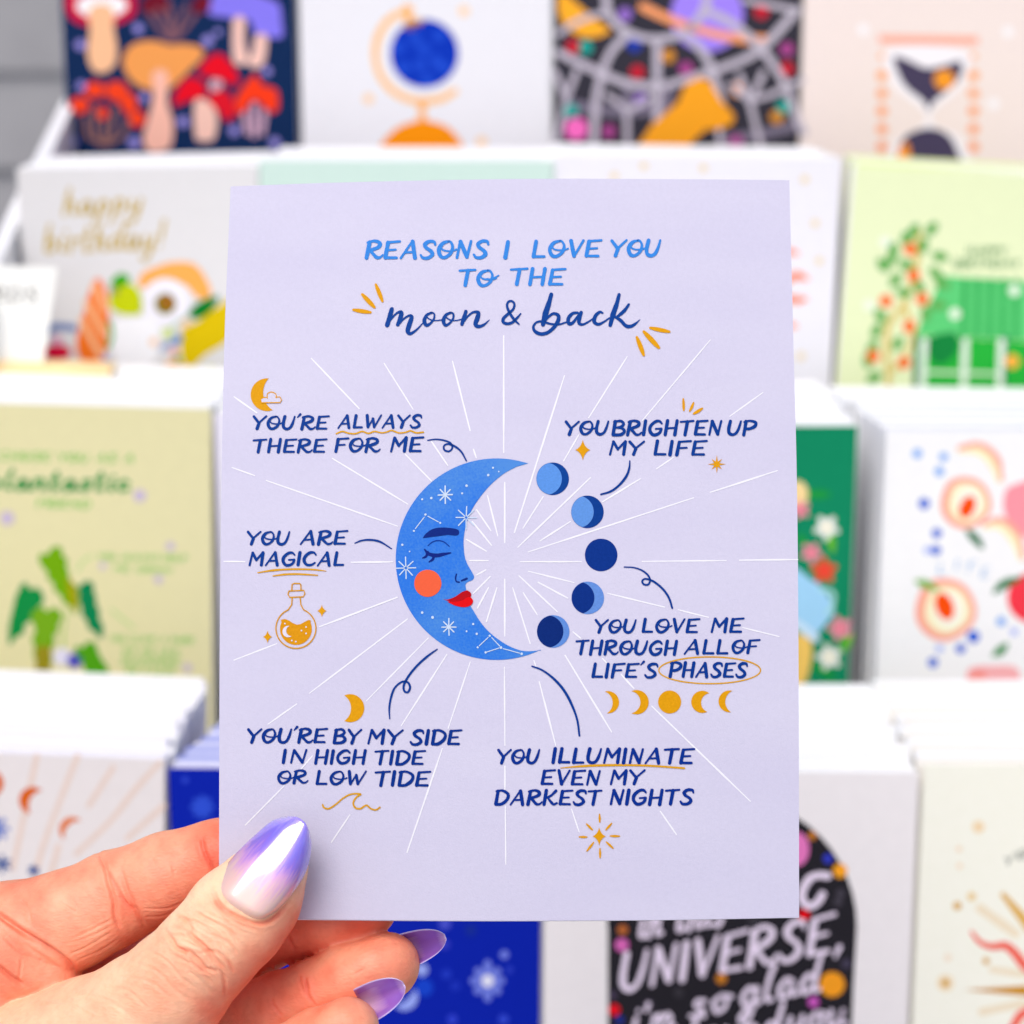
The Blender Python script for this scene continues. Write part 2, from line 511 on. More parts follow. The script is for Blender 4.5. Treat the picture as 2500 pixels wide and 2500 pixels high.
for sx in (-.255, .66):
    # sloped side plate of the upper steps
    P = [(.79, -.172), (.871, -.150), (.984, -.122), (1.06, -.122), (1.06, -.48), (.56, -.48), (.56, -.40), (.79, -.30)]
    vs = [(sx + dx, y - .589, CAMZ + z - .80) for dx in (0, .006) for y, z in P]
    n_ = len(P)
    fs = [tuple(range(n_)), tuple(range(2 * n_ - 1, n_ - 1, -1))] + [(i, i + n_, (i + 1) % n_ + n_, (i + 1) % n_) for i in range(n_)]
    mesh_obj('side_plate', vs, fs, white_pl, rack)

tb = empty('stall_table', Matrix.Translation((0.05, .85, 0)))
tag(tb, 'long wooden stall table under the white card rack', 'table')
wood = grey_mat('table_wood', (.28, .18, .10), (.42, .28, .16), 14, .5)
v, f = box_data(-.9, .9, -.42, .4, .77, .80)
mesh_obj('tabletop', v, f, wood, tb)
for sx in (-.86, .82):
    for sy in (-.38, .33):
        v, f = box_data(sx, sx + .05, sy, sy + .05, .0, .77)
        mesh_obj('leg', v, f, wood, tb)

# ================================================================== CARDS IN THE RACK
pile_meshes = {}


def paper_mat(rgb):
    return mat(rgb, rough=.75, mottle=.015, scale=300, gain=.95, spec=.15)


def make_card(row, x0, x1, y0, rgb, label, y1=None, D0=None, D1=None, pile=9, pile_rgb=(250, 250, 252), pitch=.0075,
              what='card', fan=(0, 0), dz0=0.0, second=None):
    p = slot_panel(row, x0, x1, y0, y1, D0, D1)
    root = empty('greeting_card', p.M @ Matrix.Identity(4))
    tag(root, label, 'greeting card', 'greeting cards standing in the rack')
    th = .0004
    fm = mat(rgb, rough=.75, mottle=.02, scale=250, gain={1: .92, 2: .92, 3: 1.0, 4: 1.10}[row], spec=.08)   # upper rows' paper colour dimmed, bottom row's lifted, to offset uneven light
    v, f = box_data(-p.w / 2, p.w / 2, 0, CARD_H, -th, 0)
    mesh_obj('front_cover', v, f, fm, root)
    v, f = box_data(-p.w / 2 + .0003, p.w / 2 - .0006, 0, CARD_H - .0004, -th * 2 - .0008, -th - .0008)
    mesh_obj('back_cover', v, f, paper_mat((248, 248, 250)), root)
    # cards and envelopes waiting behind it
    z = -.0025
    lab = 'spare %s with its envelope in the pile behind the %s' % (what, what)
    for k in range(pile):
        col = pile_rgb if (second is None or k % 2) else second
        mk = (round(p.w, 4), col, pitch)
        if mk not in pile_meshes:
            v, f = box_data(-p.w / 2, p.w / 2, 0, CARD_H, -pitch * .97, 0)
            pile_meshes[mk] = (v, f, None)
        v, f, me = pile_meshes[mk]
        if me is None:
            o = mesh_obj('spare_card', v, f, paper_mat(col))
            bm = bmesh.new(); bm.from_mesh(o.data)
            bmesh.ops.bevel(bm, geom=bm.edges[:], offset=.0002, segments=1, affect='EDGES')
            bm.to_mesh(o.data); bm.free()
            pile_meshes[mk] = (v, f, o.data)
        else:
            o = link(bpy.data.objects.new('spare_card', me))
        o.matrix_world = p.M @ Matrix.Translation((random.uniform(-.0012, .0012) + fan[0] * k, random.uniform(-.0006, .0003) + fan[1] * k, z)) @ Matrix.Rotation(R(random.uniform(-.5, .5)), 4, 'Z')
        tag(o, lab, 'card', 'spare cards behind the ' + what)
        z -= pitch * random.uniform(.99, 1.03)
    return p, root


zA, zB, zC, zD = Z(0, 0, .41408), Z(650, 0, .41408), Z(1300, 0, .41408), Z(1850, 0, .5175)
zE, zF, zG, zH = Z(0, 400, .31056), Z(0, 900, .43988), Z(0, 1600, .31056), Z(1900, 950, .41408)
zI, zJ, zK = Z(1900, 1700, .41408), Z(800, 2150, .36232), Z(1400, 2100, .41408)


def C(ink, z, cx, cy, r, ry=None, rot=0, **k):
    q = z(cx, cy)[0]
    return ink.circ(q[0], q[1], r * z.f, (ry or r) * z.f, rot, **k)


def kit(p, root):
    cache = {}

    def get(name, rgb, level=1, **k):
        kk = (name, rgb, level)
        if kk not in cache:
            cache[kk] = Ink(p, name, mat(rgb, rough=.7, mottle=.04, scale=500, gain=.98, spec=.06), root, level, **k)
        return cache[kk]

    def done():
        for i in cache.values(): i.build()
    return get, done


# ---- top row
p, root = make_card(1, 143, 716, -120, (14, 42, 84), 'dark navy card printed with mushrooms, first in the top row', what='mushroom card', pile=10)
K, done = kit(p, root)
K('mushroom_print', (205, 20, 60), 1).poly(zA(385, 20, 420, 110, 500, 150, 600, 160, 700, 140, 790, 90, 800, 30, 780, -60, 600, -120, 420, -60), smooth=True)
K('mushroom_print', (255, 245, 245), 2).poly(zA(450, 40, 500, 90, 600, 110, 690, 90, 750, 40, 700, -20, 500, -20), smooth=True)
K('stem_print', (250, 190, 145), 3).poly(zA(525, 60, 530, 180, 515, 300, 540, 400, 600, 430, 670, 390, 690, 290, 670, 160, 670, 60, 600, 20), smooth=True)
K('mushroom_print', (110, 20, 40), 1).poly(zA(830, 60, 860, -20, 960, -40, 1000, 60, 900, 90), smooth=True)
K('mushroom_print', (110, 20, 40), 1).poly(zA(1130, 60, 1160, -20, 1230, -20, 1240, 50, 1180, 80), smooth=True)
for a in ((930, 60, 985, 130, 1000, 220), (1000, 20, 1010, 120, 1010, 220), (1100, 30, 1060, 130, 1030, 220), (880, 80, 940, 170, 990, 230), (1150, 90, 1090, 170, 1030, 230)):
    K('stem_print', (125, 85, 95), 2).stroke(zA(*a), 26 * .414)
K('mushroom_print', (132, 120, 232), 1).poly(zA(1225, 75, 1270, -40, 1400, -90, 1500, -40, 1640, 20, 1660, 120, 1665, 215, 1590, 220, 1500, 190, 1470, 120, 1350, 105), smooth=True)
K('stem_print', (240, 195, 180), 2).poly(zA(1380, 110, 1370, 250, 1380, 360, 1420, 385, 1460, 350, 1440, 240, 1440, 110), smooth=True)
K('stem_print', (240, 195, 180), 3).poly(zA(1510, 210, 1490, 300, 1460, 370, 1500, 400, 1550, 380, 1570, 300, 1570, 210), smooth=True)
K('mushroom_print', (238, 156, 82), 1).poly(zA(725, 380, 745, 300, 800, 255, 900, 240, 1000, 265, 1090, 260, 1190, 285, 1190, 340, 1120, 410, 1060, 470, 980, 530, 860, 525, 770, 470), smooth=True)
K('stem_print', (246, 186, 165), 2).poly(zA(900, 440, 950, 410, 990, 450, 985, 600, 1020, 720, 1010, 850, 960, 890, 880, 890, 845, 820, 880, 680, 905, 560), smooth=True)
for (c, q) in (((228, 12, 34), (1170, 420, 1220, 350, 1290, 315, 1360, 370, 1410, 470, 1370, 500, 1290, 460, 1220, 450)),
               ((228, 12, 34), (1020, 620, 1060, 500, 1130, 455, 1200, 490, 1210, 560, 1100, 600)),
               ((218, 22, 40), (1220, 580, 1290, 530, 1360, 560, 1390, 660, 1340, 715, 1280, 650)),
               ((246, 60, 24), (1390, 640, 1400, 560, 1470, 470, 1510, 440, 1550, 500, 1630, 530, 1640, 640, 1590, 660, 1500, 590, 1430, 670))):
    K('mushroom_print', c, 3).poly(zA(*q), smooth=True)
K('stem_print', (242, 196, 178), 2).poly(zA(1150, 600, 1150, 800, 1180, 830, 1260, 820, 1280, 690, 1230, 600), smooth=True)
K('stem_print', (215, 170, 180), 4).poly(zA(1250, 470, 1240, 530, 1290, 530, 1310, 480), smooth=True)
for a in ((1440, 660, 1460, 780), (1500, 620, 1500, 800), (1560, 660, 1545, 780)):
    K('stem_print', (200, 160, 180), 2).stroke(zA(*a), 34 * .414, smooth=False)
for (x, y, r1, r2, ro) in ((560, 530, 60, 50, 0), (690, 540, 70, 60, .3), (470, 620, 60, 50, 0), (760, 610, 50, 60, 0), (810, 700, 50, 50, 0), (605, 665, 34, 40, 0)):
    C(K('mushroom_print', (240, 66, 30), 4), zA, x, y, r1, r2, ro)
for a in ((500, 690, 520, 800, 610, 850), (560, 640, 560, 780, 600, 850), (680, 640, 660, 780, 620, 850), (760, 690, 720, 800, 630, 850), (620, 700, 615, 840)):
    K('stem_print', (150, 105, 95), 2).stroke(zA(*a), 22 * .414)
for x, y, r_ in ((815, 168, 38), (475, 265, 40), (1225, 240, 42), (1285, 190, 26), (480, 505, 34), (850, 575, 34), (1575, 420, 34), (1080, 718, 42), (1380, 770, 40), (430, 835, 42), (790, 840, 46), (1620, 840, 40)):
    C(K('star_print', (150, 140, 215), 5), zA, x, y, r_ * .75)
done()

p, root = make_card(1, 728, 1347, -120, (238, 237, 240), 'white card printed with a blue desk globe on an orange stand', what='globe card', pile=10)
K, done = kit(p, root)
K('stand_print', (252, 190, 118), 1).stroke(zB(850, 55, 720, 120, 650, 250, 655, 400, 740, 530, 880, 595, 1020, 585, 1110, 540), 42 * .414)
K('stand_print', (250, 175, 85), 2).poly(zB(805, 45, 830, 25, 850, 55, 860, 100, 930, 120, 900, 160, 850, 180, 810, 160, 820, 100), smooth=True)
C(K('globe_print', (8, 52, 178), 2), zB, 932, 315, 202)
for x, y in ((1020, 210), (930, 290), (780, 280), (1000, 360), (905, 385), (810, 400), (950, 470), (1050, 400), (880, 230)):
    C(K('globe_print', (30, 75, 200), 3), zB, x, y, 34)
K('stand_print', (250, 175, 95), 2).stroke(zB(918, 600, 920, 720), 44 * .414, smooth=False)
K('stand_print', (246, 144, 8), 3).poly(zB(670, 880, 720, 800, 800, 740, 925, 710, 1050, 740, 1120, 800, 1160, 880, 1100, 960, 740, 960), smooth=True)
for x, y in ((1165, 65), (603, 583), (1270, 835)):
    C(K('star_print', (250, 205, 155), 1), zB, x, y, 30)
done()

p, root = make_card(1, 1353, 1962, -120, (54, 52, 62), 'black card printed with grey glasshouse ribs, a planet and an orange telescope', what='telescope card', pile=10)
K, done = kit(p, root)
C(K('planet_print', (158, 130, 238), 1), zC, 1030, 90, 215)
K('moon_print', (255, 172, 44), 1).crescent(zC(170, -60)[0], zC(200, 160)[0], zC(465, 180)[0], zC(310, 60)[0])
K('planet_ring_print', (250, 160, 105), 3).stroke(zC(650, 40, 800, 110, 1000, 180, 1200, 225, 1380, 235), 52 * .414)
for c, q in (((20, 165, 150), (312, 278, 1480, 630, 228, 655)), ((205, 30, 50), (618, 425, 1500, 405, 1350, 70, 240, 275)), ((210, 140, 50), (800, 330, 1440, 690)), ((250, 170, 110), (1210, 530)),
             ((248, 110, 190), (258, 760)), ((170, 70, 140), (450, 775, 1200, 835, 905, 405, 1500, 290)), ((30, 60, 170), (600, 265)), ((150, 110, 200), (545, 85, 640, 590))):
    for i in range(0, len(q), 2):
        C(K('star_print', c, 2), zC, q[i], q[i + 1], 68 if c[0] == 248 else 40)
rib = (190, 182, 194)
for a in ((430, -60, 450, 80, 560, 190, 730, 230, 900, 190, 1010, 60, 1040, -60), (560, 200, 450, 330, 380, 560, 360, 860), (735, 230, 735, 720), (890, 190, 1020, 330, 1090, 520, 1130, 700),
          (150, 310, 400, 430, 560, 490, 740, 510, 900, 470, 1090, 410, 1330, 300, 1560, 60), (150, 200, 280, 120, 440, 70), (1010, 60, 1180, 140, 1350, 290, 1480, 480, 1560, 700, 1600, 780),
          (200, 590, 130, 860), (555, 650, 560, 860), (560, 650, 440, 560), (570, 650, 690, 580), (1280, 590, 1350, 880), (1280, 590, 1400, 560, 1590, 470), (1280, 590, 1160, 500), (1280, 590, 1220, 440), (1290, 590, 1360, 430),
          (1250, 0, 1560, 60), (200, 580, 130, 420), (200, 580, 260, 420), (1100, 760, 1110, 900)):
    K('glasshouse_print', rib, 2 if a[0] in (735, 200) else 3).stroke(zC(*a), (46 if len(a) > 6 or a[0] in (735,) else 34) * .414)
for a in ((230, 620, 500, 660, 760, 640), (1150, 820, 1350, 790, 1560, 740), (560, 520, 560, 650), (800, 540, 780, 640)):
    K('glasshouse_print', (120, 112, 130), 1).stroke(zC(*a), 60 * .414)
K('telescope_print', (255, 164, 36), 4).poly(zC(900, 500, 985, 455, 1045, 480, 1110, 590, 1190, 680, 1180, 730, 1100, 760, 1020, 765, 960, 820, 800, 1020, 520, 980, 640, 830, 700, 740, 860, 600))
done()

p, root = make_card(1, 1966, 2585, -120, (247, 231, 224), 'pale peach card printed with a dark hourglass between orange beads', what='hourglass card', pile=10)
K, done = kit(p, root)
K('hourglass_print', (246, 172, 148), 1).poly(zD(572, 165, 1040, 172, 1040, 212, 572, 206))
K('hourglass_print', (246, 240, 244), 1).poly(zD(620, 230, 980, 240, 960, 400, 830, 520, 830, 590, 960, 660, 1000, 860, 610, 860, 640, 680, 780, 590, 780, 520, 640, 400), smooth=True)
K('sand_print', (72, 64, 90), 2).poly(zD(640, 270, 700, 280, 790, 320, 870, 310, 960, 290, 950, 370, 880, 440, 830, 480, 805, 520, 780, 475, 700, 410, 660, 340), smooth=True)
K('sand_print', (72, 64, 90), 2).poly(zD(640, 860, 660, 720, 700, 640, 800, 605, 890, 630, 940, 710, 965, 860), smooth=True)
C(K('planet_print', (250, 156, 44), 3), zD, 880, 375, 48)
K('planet_print', (250, 150, 50), 3).poly(zD(655, 740, 680, 680, 710, 680, 720, 745, 700, 800, 660, 800), smooth=True)
for x in (586, 1018):
    for i, y in enumerate((262, 352, 438, 520, 605, 690)):
        C(K('bead_print', (250, 164 - 3 * i, 88), 1), zD, x, y + 4, 25 if i else 14)
for x, y in ((497, 140), (1112, 490), (1180, 150)):
    C(K('star_print', (252, 246, 250), 1), zD, x, y, 24)
done()

# ---- second row
p, root = make_card(2, 40, 629, 412, (229, 227, 226), 'white card lettered happy birthday in gold above painted fruit and flowers', y1=404, what='birthday card', pile=11, fan=(-.0002, 0))
K, done = kit(p, root)
gd = (196, 168, 84)
K('lettering', gd, 1).text('happy', zE(500, 0)[0][0], zE(1120, 0)[0][0], zE(0, 200)[0][1], zE(0, 400)[0][1], zE(0, 375)[0][1], font=LOW, wt=1.05, slant=.1)
K('lettering', gd, 1).text('birthday!', zE(350, 0)[0][0], zE(1290, 0)[0][0], zE(0, 490)[0][1], zE(0, 700)[0][1], zE(0, 660)[0][1], font=LOW, wt=1.05, slant=.1)
K('flower_print', (253, 172, 84), 1).poly(zE(1090, 960, 1120, 860, 1280, 790, 1400, 770, 1530, 790, 1620, 900, 1660, 1030, 1560, 1060, 1450, 950, 1300, 930, 1180, 980), smooth=True)
C(K('flower_print', (240, 238, 250), 2), zE, 1300, 1090, 190)
C(K('flower_print', (130, 118, 20), 3), zE, 1300, 1100, 85)
C(K('flower_print', (170, 90, 40), 4), zE, 1310, 1090, 40)
K('vase_print', (250, 118, 34), 1).poly(zE(740, 920, 790, 910, 850, 1060, 850, 1300, 800, 1560, 640, 1540, 600, 1400, 650, 1200, 690, 1050), smooth=True)
for a in ((740, 960, 830, 1150), (680, 1090, 820, 1340), (640, 1230, 800, 1520)):
    K('vase_print', (255, 190, 140), 2).stroke(zE(*a), 44 * .31, smooth=False)
K('fruit_print', (196, 208, 14), 2).poly(zE(860, 1050, 940, 960, 1050, 950, 1120, 1060, 1110, 1170, 1000, 1190, 890, 1150), smooth=True)
K('leaf_print', (60, 165, 20), 3).poly(zE(870, 930, 940, 860, 1020, 890, 990, 950, 900, 970), smooth=True)
K('leaf_print', (60, 165, 20), 3).stroke(zE(860, 1250, 880, 1340, 850, 1440), 30 * .31)
K('cup_print', (246, 246, 254), 3).poly(zE(900, 1240, 1000, 1210, 1180, 1210, 1260, 1300, 1250, 1480, 1160, 1600, 1020, 1620, 920, 1560, 880, 1420), smooth=True)
K('leaf_print', (14, 122, 40), 4).poly(zE(1480, 1190, 1530, 1110, 1620, 1060, 1720, 1040, 1690, 1120, 1620, 1190, 1540, 1220), smooth=True)
K('fruit_print', (218, 188, 6), 2).poly(zE(1430, 1300, 1550, 1240, 1700, 1130, 1850, 1050, 1900, 1250, 1780, 1400, 1620, 1500, 1500, 1600, 1430, 1520), smooth=True)
C(K('berry_print', (225, 10, 58), 2), zE, 450, 1480, 110, 60)
K('berry_print', (110, 130, 180), 2).stroke(zE(350, 1330, 450, 1280, 580, 1290), 60 * .31)
C(K('berry_print', (40, 120, 200), 4), zE, 1400, 1375, 34)
K('ribbon_print', (140, 160, 200), 2).stroke(zE(1250, 1460, 1320, 1420, 1400, 1400), 44 * .31)
K('fruit_print', (250, 168, 30), 2).poly(zE(1260, 1620, 1350, 1550, 1470, 1600, 1480, 1700, 1260, 1720), smooth=True)
C(K('berry_print', (150, 50, 40), 4), zE, 930, 1640, 50, 36)
for x_, y_, r_, c_ in ((830, 1535, 30, (150, 150, 214)), (1370, 1480, 34, (236, 160, 150)), (1320, 1330, 46, (206, 222, 140)), (1210, 1400, 34, (246, 206, 170)), (1650, 1620, 40, (206, 214, 110)), (900, 1000, 36, (150, 150, 70)), (1400, 1530, 30, (120, 180, 110)), (1460, 1250, 34, (240, 200, 170)), (450, 1390, 40, (226, 160, 190))):
    C(K('blossom_print', c_, 5), zE, x_, y_, r_)
K('leaf_print', (120, 180, 110), 4).stroke(zE(1330, 1300, 1400, 1240, 1480, 1190), 14 * .31)
K('ribbon_print', (120, 140, 200), 4).stroke(zE(1090, 1640, 1250, 1640), 44 * .31, smooth=False)
done()

p, root = make_card(2, 632, 1352, 392, (208, 232, 220), 'plain mint green card, mostly hidden behind the held card', what='mint card', pile=11)
p, root = make_card(2, 1356, 2054, 378, (241, 239, 244), 'white card with gold flecks and orange petals behind the held card', y1=388, what='flecked card', pile=11)
K, done = kit(p, root)
z2 = Z(1200, 420, .41408)
for x, y in ((1500, 430), (1572, 405), (1717, 410), (1965, 438), (1990, 545), (2000, 637), (1955, 870), (1880, 470)):
    C(K('fleck_print', (232, 214, 180), 1), Z(0, 0, 1), x, y, 11)
for a in ((1720, 460, 1800, 480), (1740, 640, 1800, 610, 1860, 630), (1740, 740, 1790, 755, 1850, 750), (1740, 900, 1790, 910)):
    K('petal_print', (252, 126, 84), 1).stroke(z2(*a), 46 * .414, taper=(1, .5))
done()

p, root = make_card(2, 2087, 2790, 405, (234, 243, 196), 'light green card printed with an orange tree beside a green glasshouse', y1=444, D0=.85, D1=.84, what='orange tree card', pile=10, pile_rgb=(226, 238, 168), second=(250, 250, 252))
K, done = kit(p, root)
K('glasshouse_print', (92, 200, 116), 1).poly(zD(870, 1300, 1500, 1345, 1500, 1620, 740, 1580))
K('glasshouse_print', (40, 175, 60), 1).poly(zD(740, 1584, 1500, 1624, 1500, 1905, 740, 1885))
for x in (980, 1040, 1100, 1160, 1220):
    K('glasshouse_print', (44, 160, 76), 2).stroke(zD(x, 1320, x - 8, 1600), 24 * .5, smooth=False)
for x in (760, 955, 1125):
    K('glasshouse_print', (228, 238, 224), 4).stroke(zD(x + 25, 1610, x + 15, 1860), 34 * .5, smooth=False)
K('glasshouse_print', (220, 238, 210), 3).stroke(zD(800, 1755, 1160, 1765), 16 * .5, smooth=False)
for x in (740, 1160):
    K('glasshouse_print', (16, 98, 84), 3).stroke(zD(x + 8, 1590, x, 1860), 20 * .5, smooth=False)
K('leaf_print', (20, 130, 60), 2).poly(zD(800, 1600, 930, 1570, 940, 1660, 860, 1720, 810, 1680), smooth=True)
for x, y in ((735, 1090), (820, 1080), (780, 1160), (630, 1220), (860, 1210), (700, 1250), (840, 1290), (650, 1320), (590, 1250), (790, 1480), (850, 1440), (690, 1380), (580, 1490), (560, 1560), (540, 1640), (660, 1620), (760, 1350), (520, 1700), (640, 1180), (700, 1130), (870, 1340), (550, 1780)):
    C(K('leaf_print', (98, 168, 84), 3), zD, x, y, 40, 24, random.uniform(0, 3))
K('trunk_print', (214, 190, 112), 2).stroke(zD(760, 1100, 740, 1300, 680, 1450, 610, 1560, 620, 1860), 30 * .5)
K('trunk_print', (214, 190, 112), 2).stroke(zD(690, 1430, 730, 1600, 640, 1750), 24 * .5)
for x, y in ((720, 1175), (735, 1300), (605, 1420), (775, 1410), (715, 1540), (545, 1680), (690, 1710)):
    C(K('fruit_print', (240, 118, 60), 5), zD, x, y, 32)
C(K('fruit_print', (250, 176, 70), 5), zD, 1200, 1705, 34)
for x, y in ((600, 1140), (525, 1440), (930, 1480), (1210, 1370)):
    C(K('blossom_print', (236, 246, 224), 4), zD, x, y, 26)
K('lettering', (98, 150, 92), 2).text('HAPPY', *[zD(q, 0)[0][0] for q in (985, 1175)], zD(0, 1165)[0][1], zD(0, 1203)[0][1], wt=1.3)
K('lettering', (98, 150, 92), 2).text('BIRTHDAY', *[zD(q, 0)[0][0] for q in (925, 1240)], zD(0, 1222)[0][1], zD(0, 1262)[0][1], wt=1.3)
done()

# ---- third row
p, root = make_card(3, -262, 516, 978, (223, 217, 168), 'straw yellow card lettered in green above a potted leafy plant', y1=999, what='plant card', pile=12)
K, done = kit(p, root)
gl, gdk = (112, 190, 74), (30, 146, 66)
X_ = lambda a: zF(a, 0)[0][0]
Y_ = lambda a: zF(0, a)[0][1]
K('lettering', gl, 1).text('REASONS YOU MAKE', X_(-700), X_(-40), Y_(450), Y_(495), Y_(500), wt=1.3)
K('lettering', gl, 1).text('I CHOSE YOU AS A', X_(-60), X_(745), Y_(460), Y_(505), Y_(522), wt=1.35)
K('lettering', gdk, 2).text('plantastic', X_(-70), X_(720), Y_(560), Y_(665), Y_(678), font=LOW, wt=1.7)
K('lettering', gl, 1).text('FRIEND', X_(205), X_(500), Y_(725), Y_(768), Y_(775), wt=1.4)
K('lettering', gl, 1).text('YOU ALWAYS HELP', X_(545), X_(1035), Y_(1025), Y_(1060), Y_(1070), wt=1.25)
K('lettering', gl, 1).text('ME GROW', X_(630), X_(960), Y_(1090), Y_(1125), Y_(1135), wt=1.25)
K('lettering', gl, 1).text('YOU LEAVE A MARK', X_(610), X_(1080), Y_(1480), Y_(1515), Y_(1525), wt=1.15)
K('lettering', gl, 1).text('ON ME LIKE', X_(680), X_(1000), Y_(1545), Y_(1580), Y_(1590), wt=1.15)
K('lettering', gl, 1).text('SUNSHINE', X_(670), X_(1000), Y_(1600), Y_(1640), Y_(1645), wt=1.3)
K('lettering', gl, 1).text('ON A LEAF', X_(700), X_(970), Y_(1655), Y_(1690), Y_(1695), wt=1.3)
K('leaf_print', (112, 168, 10), 2).poly(zF(215, 1060, 225, 1025, 260, 1030, 285, 995, 320, 985, 345, 1000, 350, 1040, 375, 1055, 370, 1100, 385, 1130, 378, 1160, 410, 1190, 432, 1230, 435, 1300, 430, 1350, 410, 1355, 385, 1320, 350, 1300, 335, 1260, 300, 1230, 295, 1190, 265, 1170, 262, 1130, 240, 1110), smooth=True)
K('leaf_print', (160, 160, 10), 3).poly(zF(372, 1150, 410, 1195, 430, 1240, 432, 1340, 400, 1330, 380, 1270), smooth=True)
K('leaf_print', (16, 140, 66), 2).poly(zF(105, 1230, 120, 1195, 150, 1190, 165, 1220, 205, 1215, 238, 1250, 240, 1300, 215, 1320, 215, 1350, 180, 1360, 170, 1400, 140, 1420, 130, 1470, 90, 1490, 70, 1520, 50, 1528, 48, 1450, 60, 1380, 75, 1320, 85, 1270), smooth=True)
K('leaf_print', (8, 130, 76), 2).poly(zF(425, 1215, 445, 1205, 470, 1180, 500, 1180, 520, 1200, 522, 1240, 535, 1270, 535, 1310, 552, 1340, 552, 1390, 570, 1420, 572, 1480, 555, 1495, 520, 1460, 490, 1440, 480, 1400, 455, 1370, 450, 1320, 435, 1290, 440, 1250), smooth=True)
K('leaf_print', (116, 170, 28), 3).poly(zF(170, 1380, 185, 1345, 215, 1325, 240, 1320, 255, 1345, 290, 1325, 335, 1345, 345, 1390, 325, 1420, 325, 1460, 300, 1480, 305, 1530, 285, 1560, 290, 1620, 260, 1670, 215, 1665, 200, 1620, 185, 1590, 190, 1540, 175, 1500, 195, 1460, 185, 1420), smooth=True)
K('leaf_print', (150, 140, 30), 4).poly(zF(200, 1540, 285, 1540, 280, 1700, 195, 1700))
K('leaf_print', (78, 160, 20), 3).poly(zF(415, 1560, 430, 1535, 460, 1545, 485, 1515, 530, 1525, 540, 1560, 555, 1590, 570, 1620, 595, 1650, 600, 1690, 590, 1740, 490, 1740, 470, 1680, 460, 1640, 435, 1620, 425, 1585), smooth=True)
K('stalk_print', (170, 200, 110), 1).stroke(zF(370, 1340, 350, 1500, 370, 1640), 14 * .44)
K('stalk_print', (190, 214, 140), 1).stroke(zF(430, 1120, 460, 1070, 510, 1040), 16 * .44)
K('stalk_print', (190, 214, 140), 1).stroke(zF(620, 1340, 680, 1390, 740, 1440), 16 * .44)
C(K('pot_print', (225, 222, 240), 2), zF, 345, 1600, 50)
C(K('pot_print', (84, 80, 190), 3), zF, 415, 1620, 42)
for x, y, r_ in ((775, 705, 44), (945, 985, 30), (570, 1095, 24), (880, 1170, 30), (40, 830, 50), (1040, 1660, 30), (-200, 1100, 40), (-300, 1400, 30)):
    C(K('blossom_print', (198, 184, 206), 1), zF, x, y, r_ * .8)
done()
make_card(3, 524, 1300, 1010, (230, 226, 236), 'pale lilac card standing wholly behind the held card', what='lilac card', pile=12)
p, root = make_card(3, 1310, 2094, 1040, (12, 132, 90), 'emerald green card printed with a watering can and small flowers', what='emerald card', pile=12)
K, done = kit(p, root)
K('can_print', (160, 210, 240), 1).poly(zH(-60, 960, 100, 1050, 190, 1120, 260, 1170, 330, 1290, 290, 1370, 200, 1460, 120, 1410, -60, 1400), smooth=True)
K('can_print', (205, 228, 246), 2).stroke(zH(60, 1350, 130, 1400, 220, 1470), 50 * .414)
K('can_print', (170, 220, 214), 2).stroke(zH(250, 1180, 320, 1200, 320, 1280, 290, 1320), 22 * .414)
K('can_print', (244, 200, 100), 2).poly(zH(-40, 1450, 140, 1450, 195, 1500, 190, 1620, 140, 1740, -40, 1740), smooth=True)
C(K('flower_print', (244, 214, 150), 1), zH, 115, 620, 60, 80)
for x, y, r_, c in ((285, 815, 78, (240, 240, 230)), (195, 965, 66, (232, 142, 160)), (270, 1070, 80, (236, 66, 34)), (365, 1410, 78, (232, 142, 160)), (300, 1580, 80, (240, 240, 230)), (130, 710, 60, (232, 142, 160))):
    q = zH(x, y)[0]
    a0 = random.random()
    pts = []
    for k in range(30):
        a = a0 + 2 * math.pi * k / 30
        rr = r_ * .414 * (.78 + .25 * math.cos(5 * (a - a0)))
        pts.append((q[0] + rr * math.cos(a), q[1] + rr * math.sin(a)))
    K('flower_print', c, 3).poly(pts)
    C(K('flower_print', (236, 224, 150) if c[0] > 235 and c[1] > 200 else (214, 90, 90), 4), zH, x, y, 16)
for a in ((310, 880, 320, 960), (420, 1460, 380, 1540), (200, 620, 300, 620), (230, 1640, 330, 1700), (130, 880, 160, 900)):
    K('leaf_print', (96, 180, 40) if a[0] in (310, 420) else (30, 150, 60), 2).stroke(zH(*a), 52 * .414, smooth=False, taper=(1, .4))
done()

p, root = make_card(3, 2164, 2945, 1052, (240, 240, 238), 'off-white card printed with cut peaches and small blue dots', what='peach card', pile=12, second=(226, 228, 234), fan=(-.0007, 0))
K, done = kit(p, root)


def peach(cx, cy, r_, pr, prot, rot=0):
    C(K('peach_print', (252, 162, 138), 1), zH, cx, cy, r_, r_ * 1.03, wob=.02)
    C(K('peach_print', (254, 238, 196), 2), zH, cx + r_ * .05, cy, r_ * .76, r_ * .8, wob=.03)
    C(K('peach_print', (250, 246, 226), 3), zH, cx + r_ * .1, cy, r_ * .5, r_ * .6)
    C(K('stone_print', (246, 78, 8), 4), zH, cx + pr[0], cy + pr[1], r_ * .29, r_ * .46, prot)


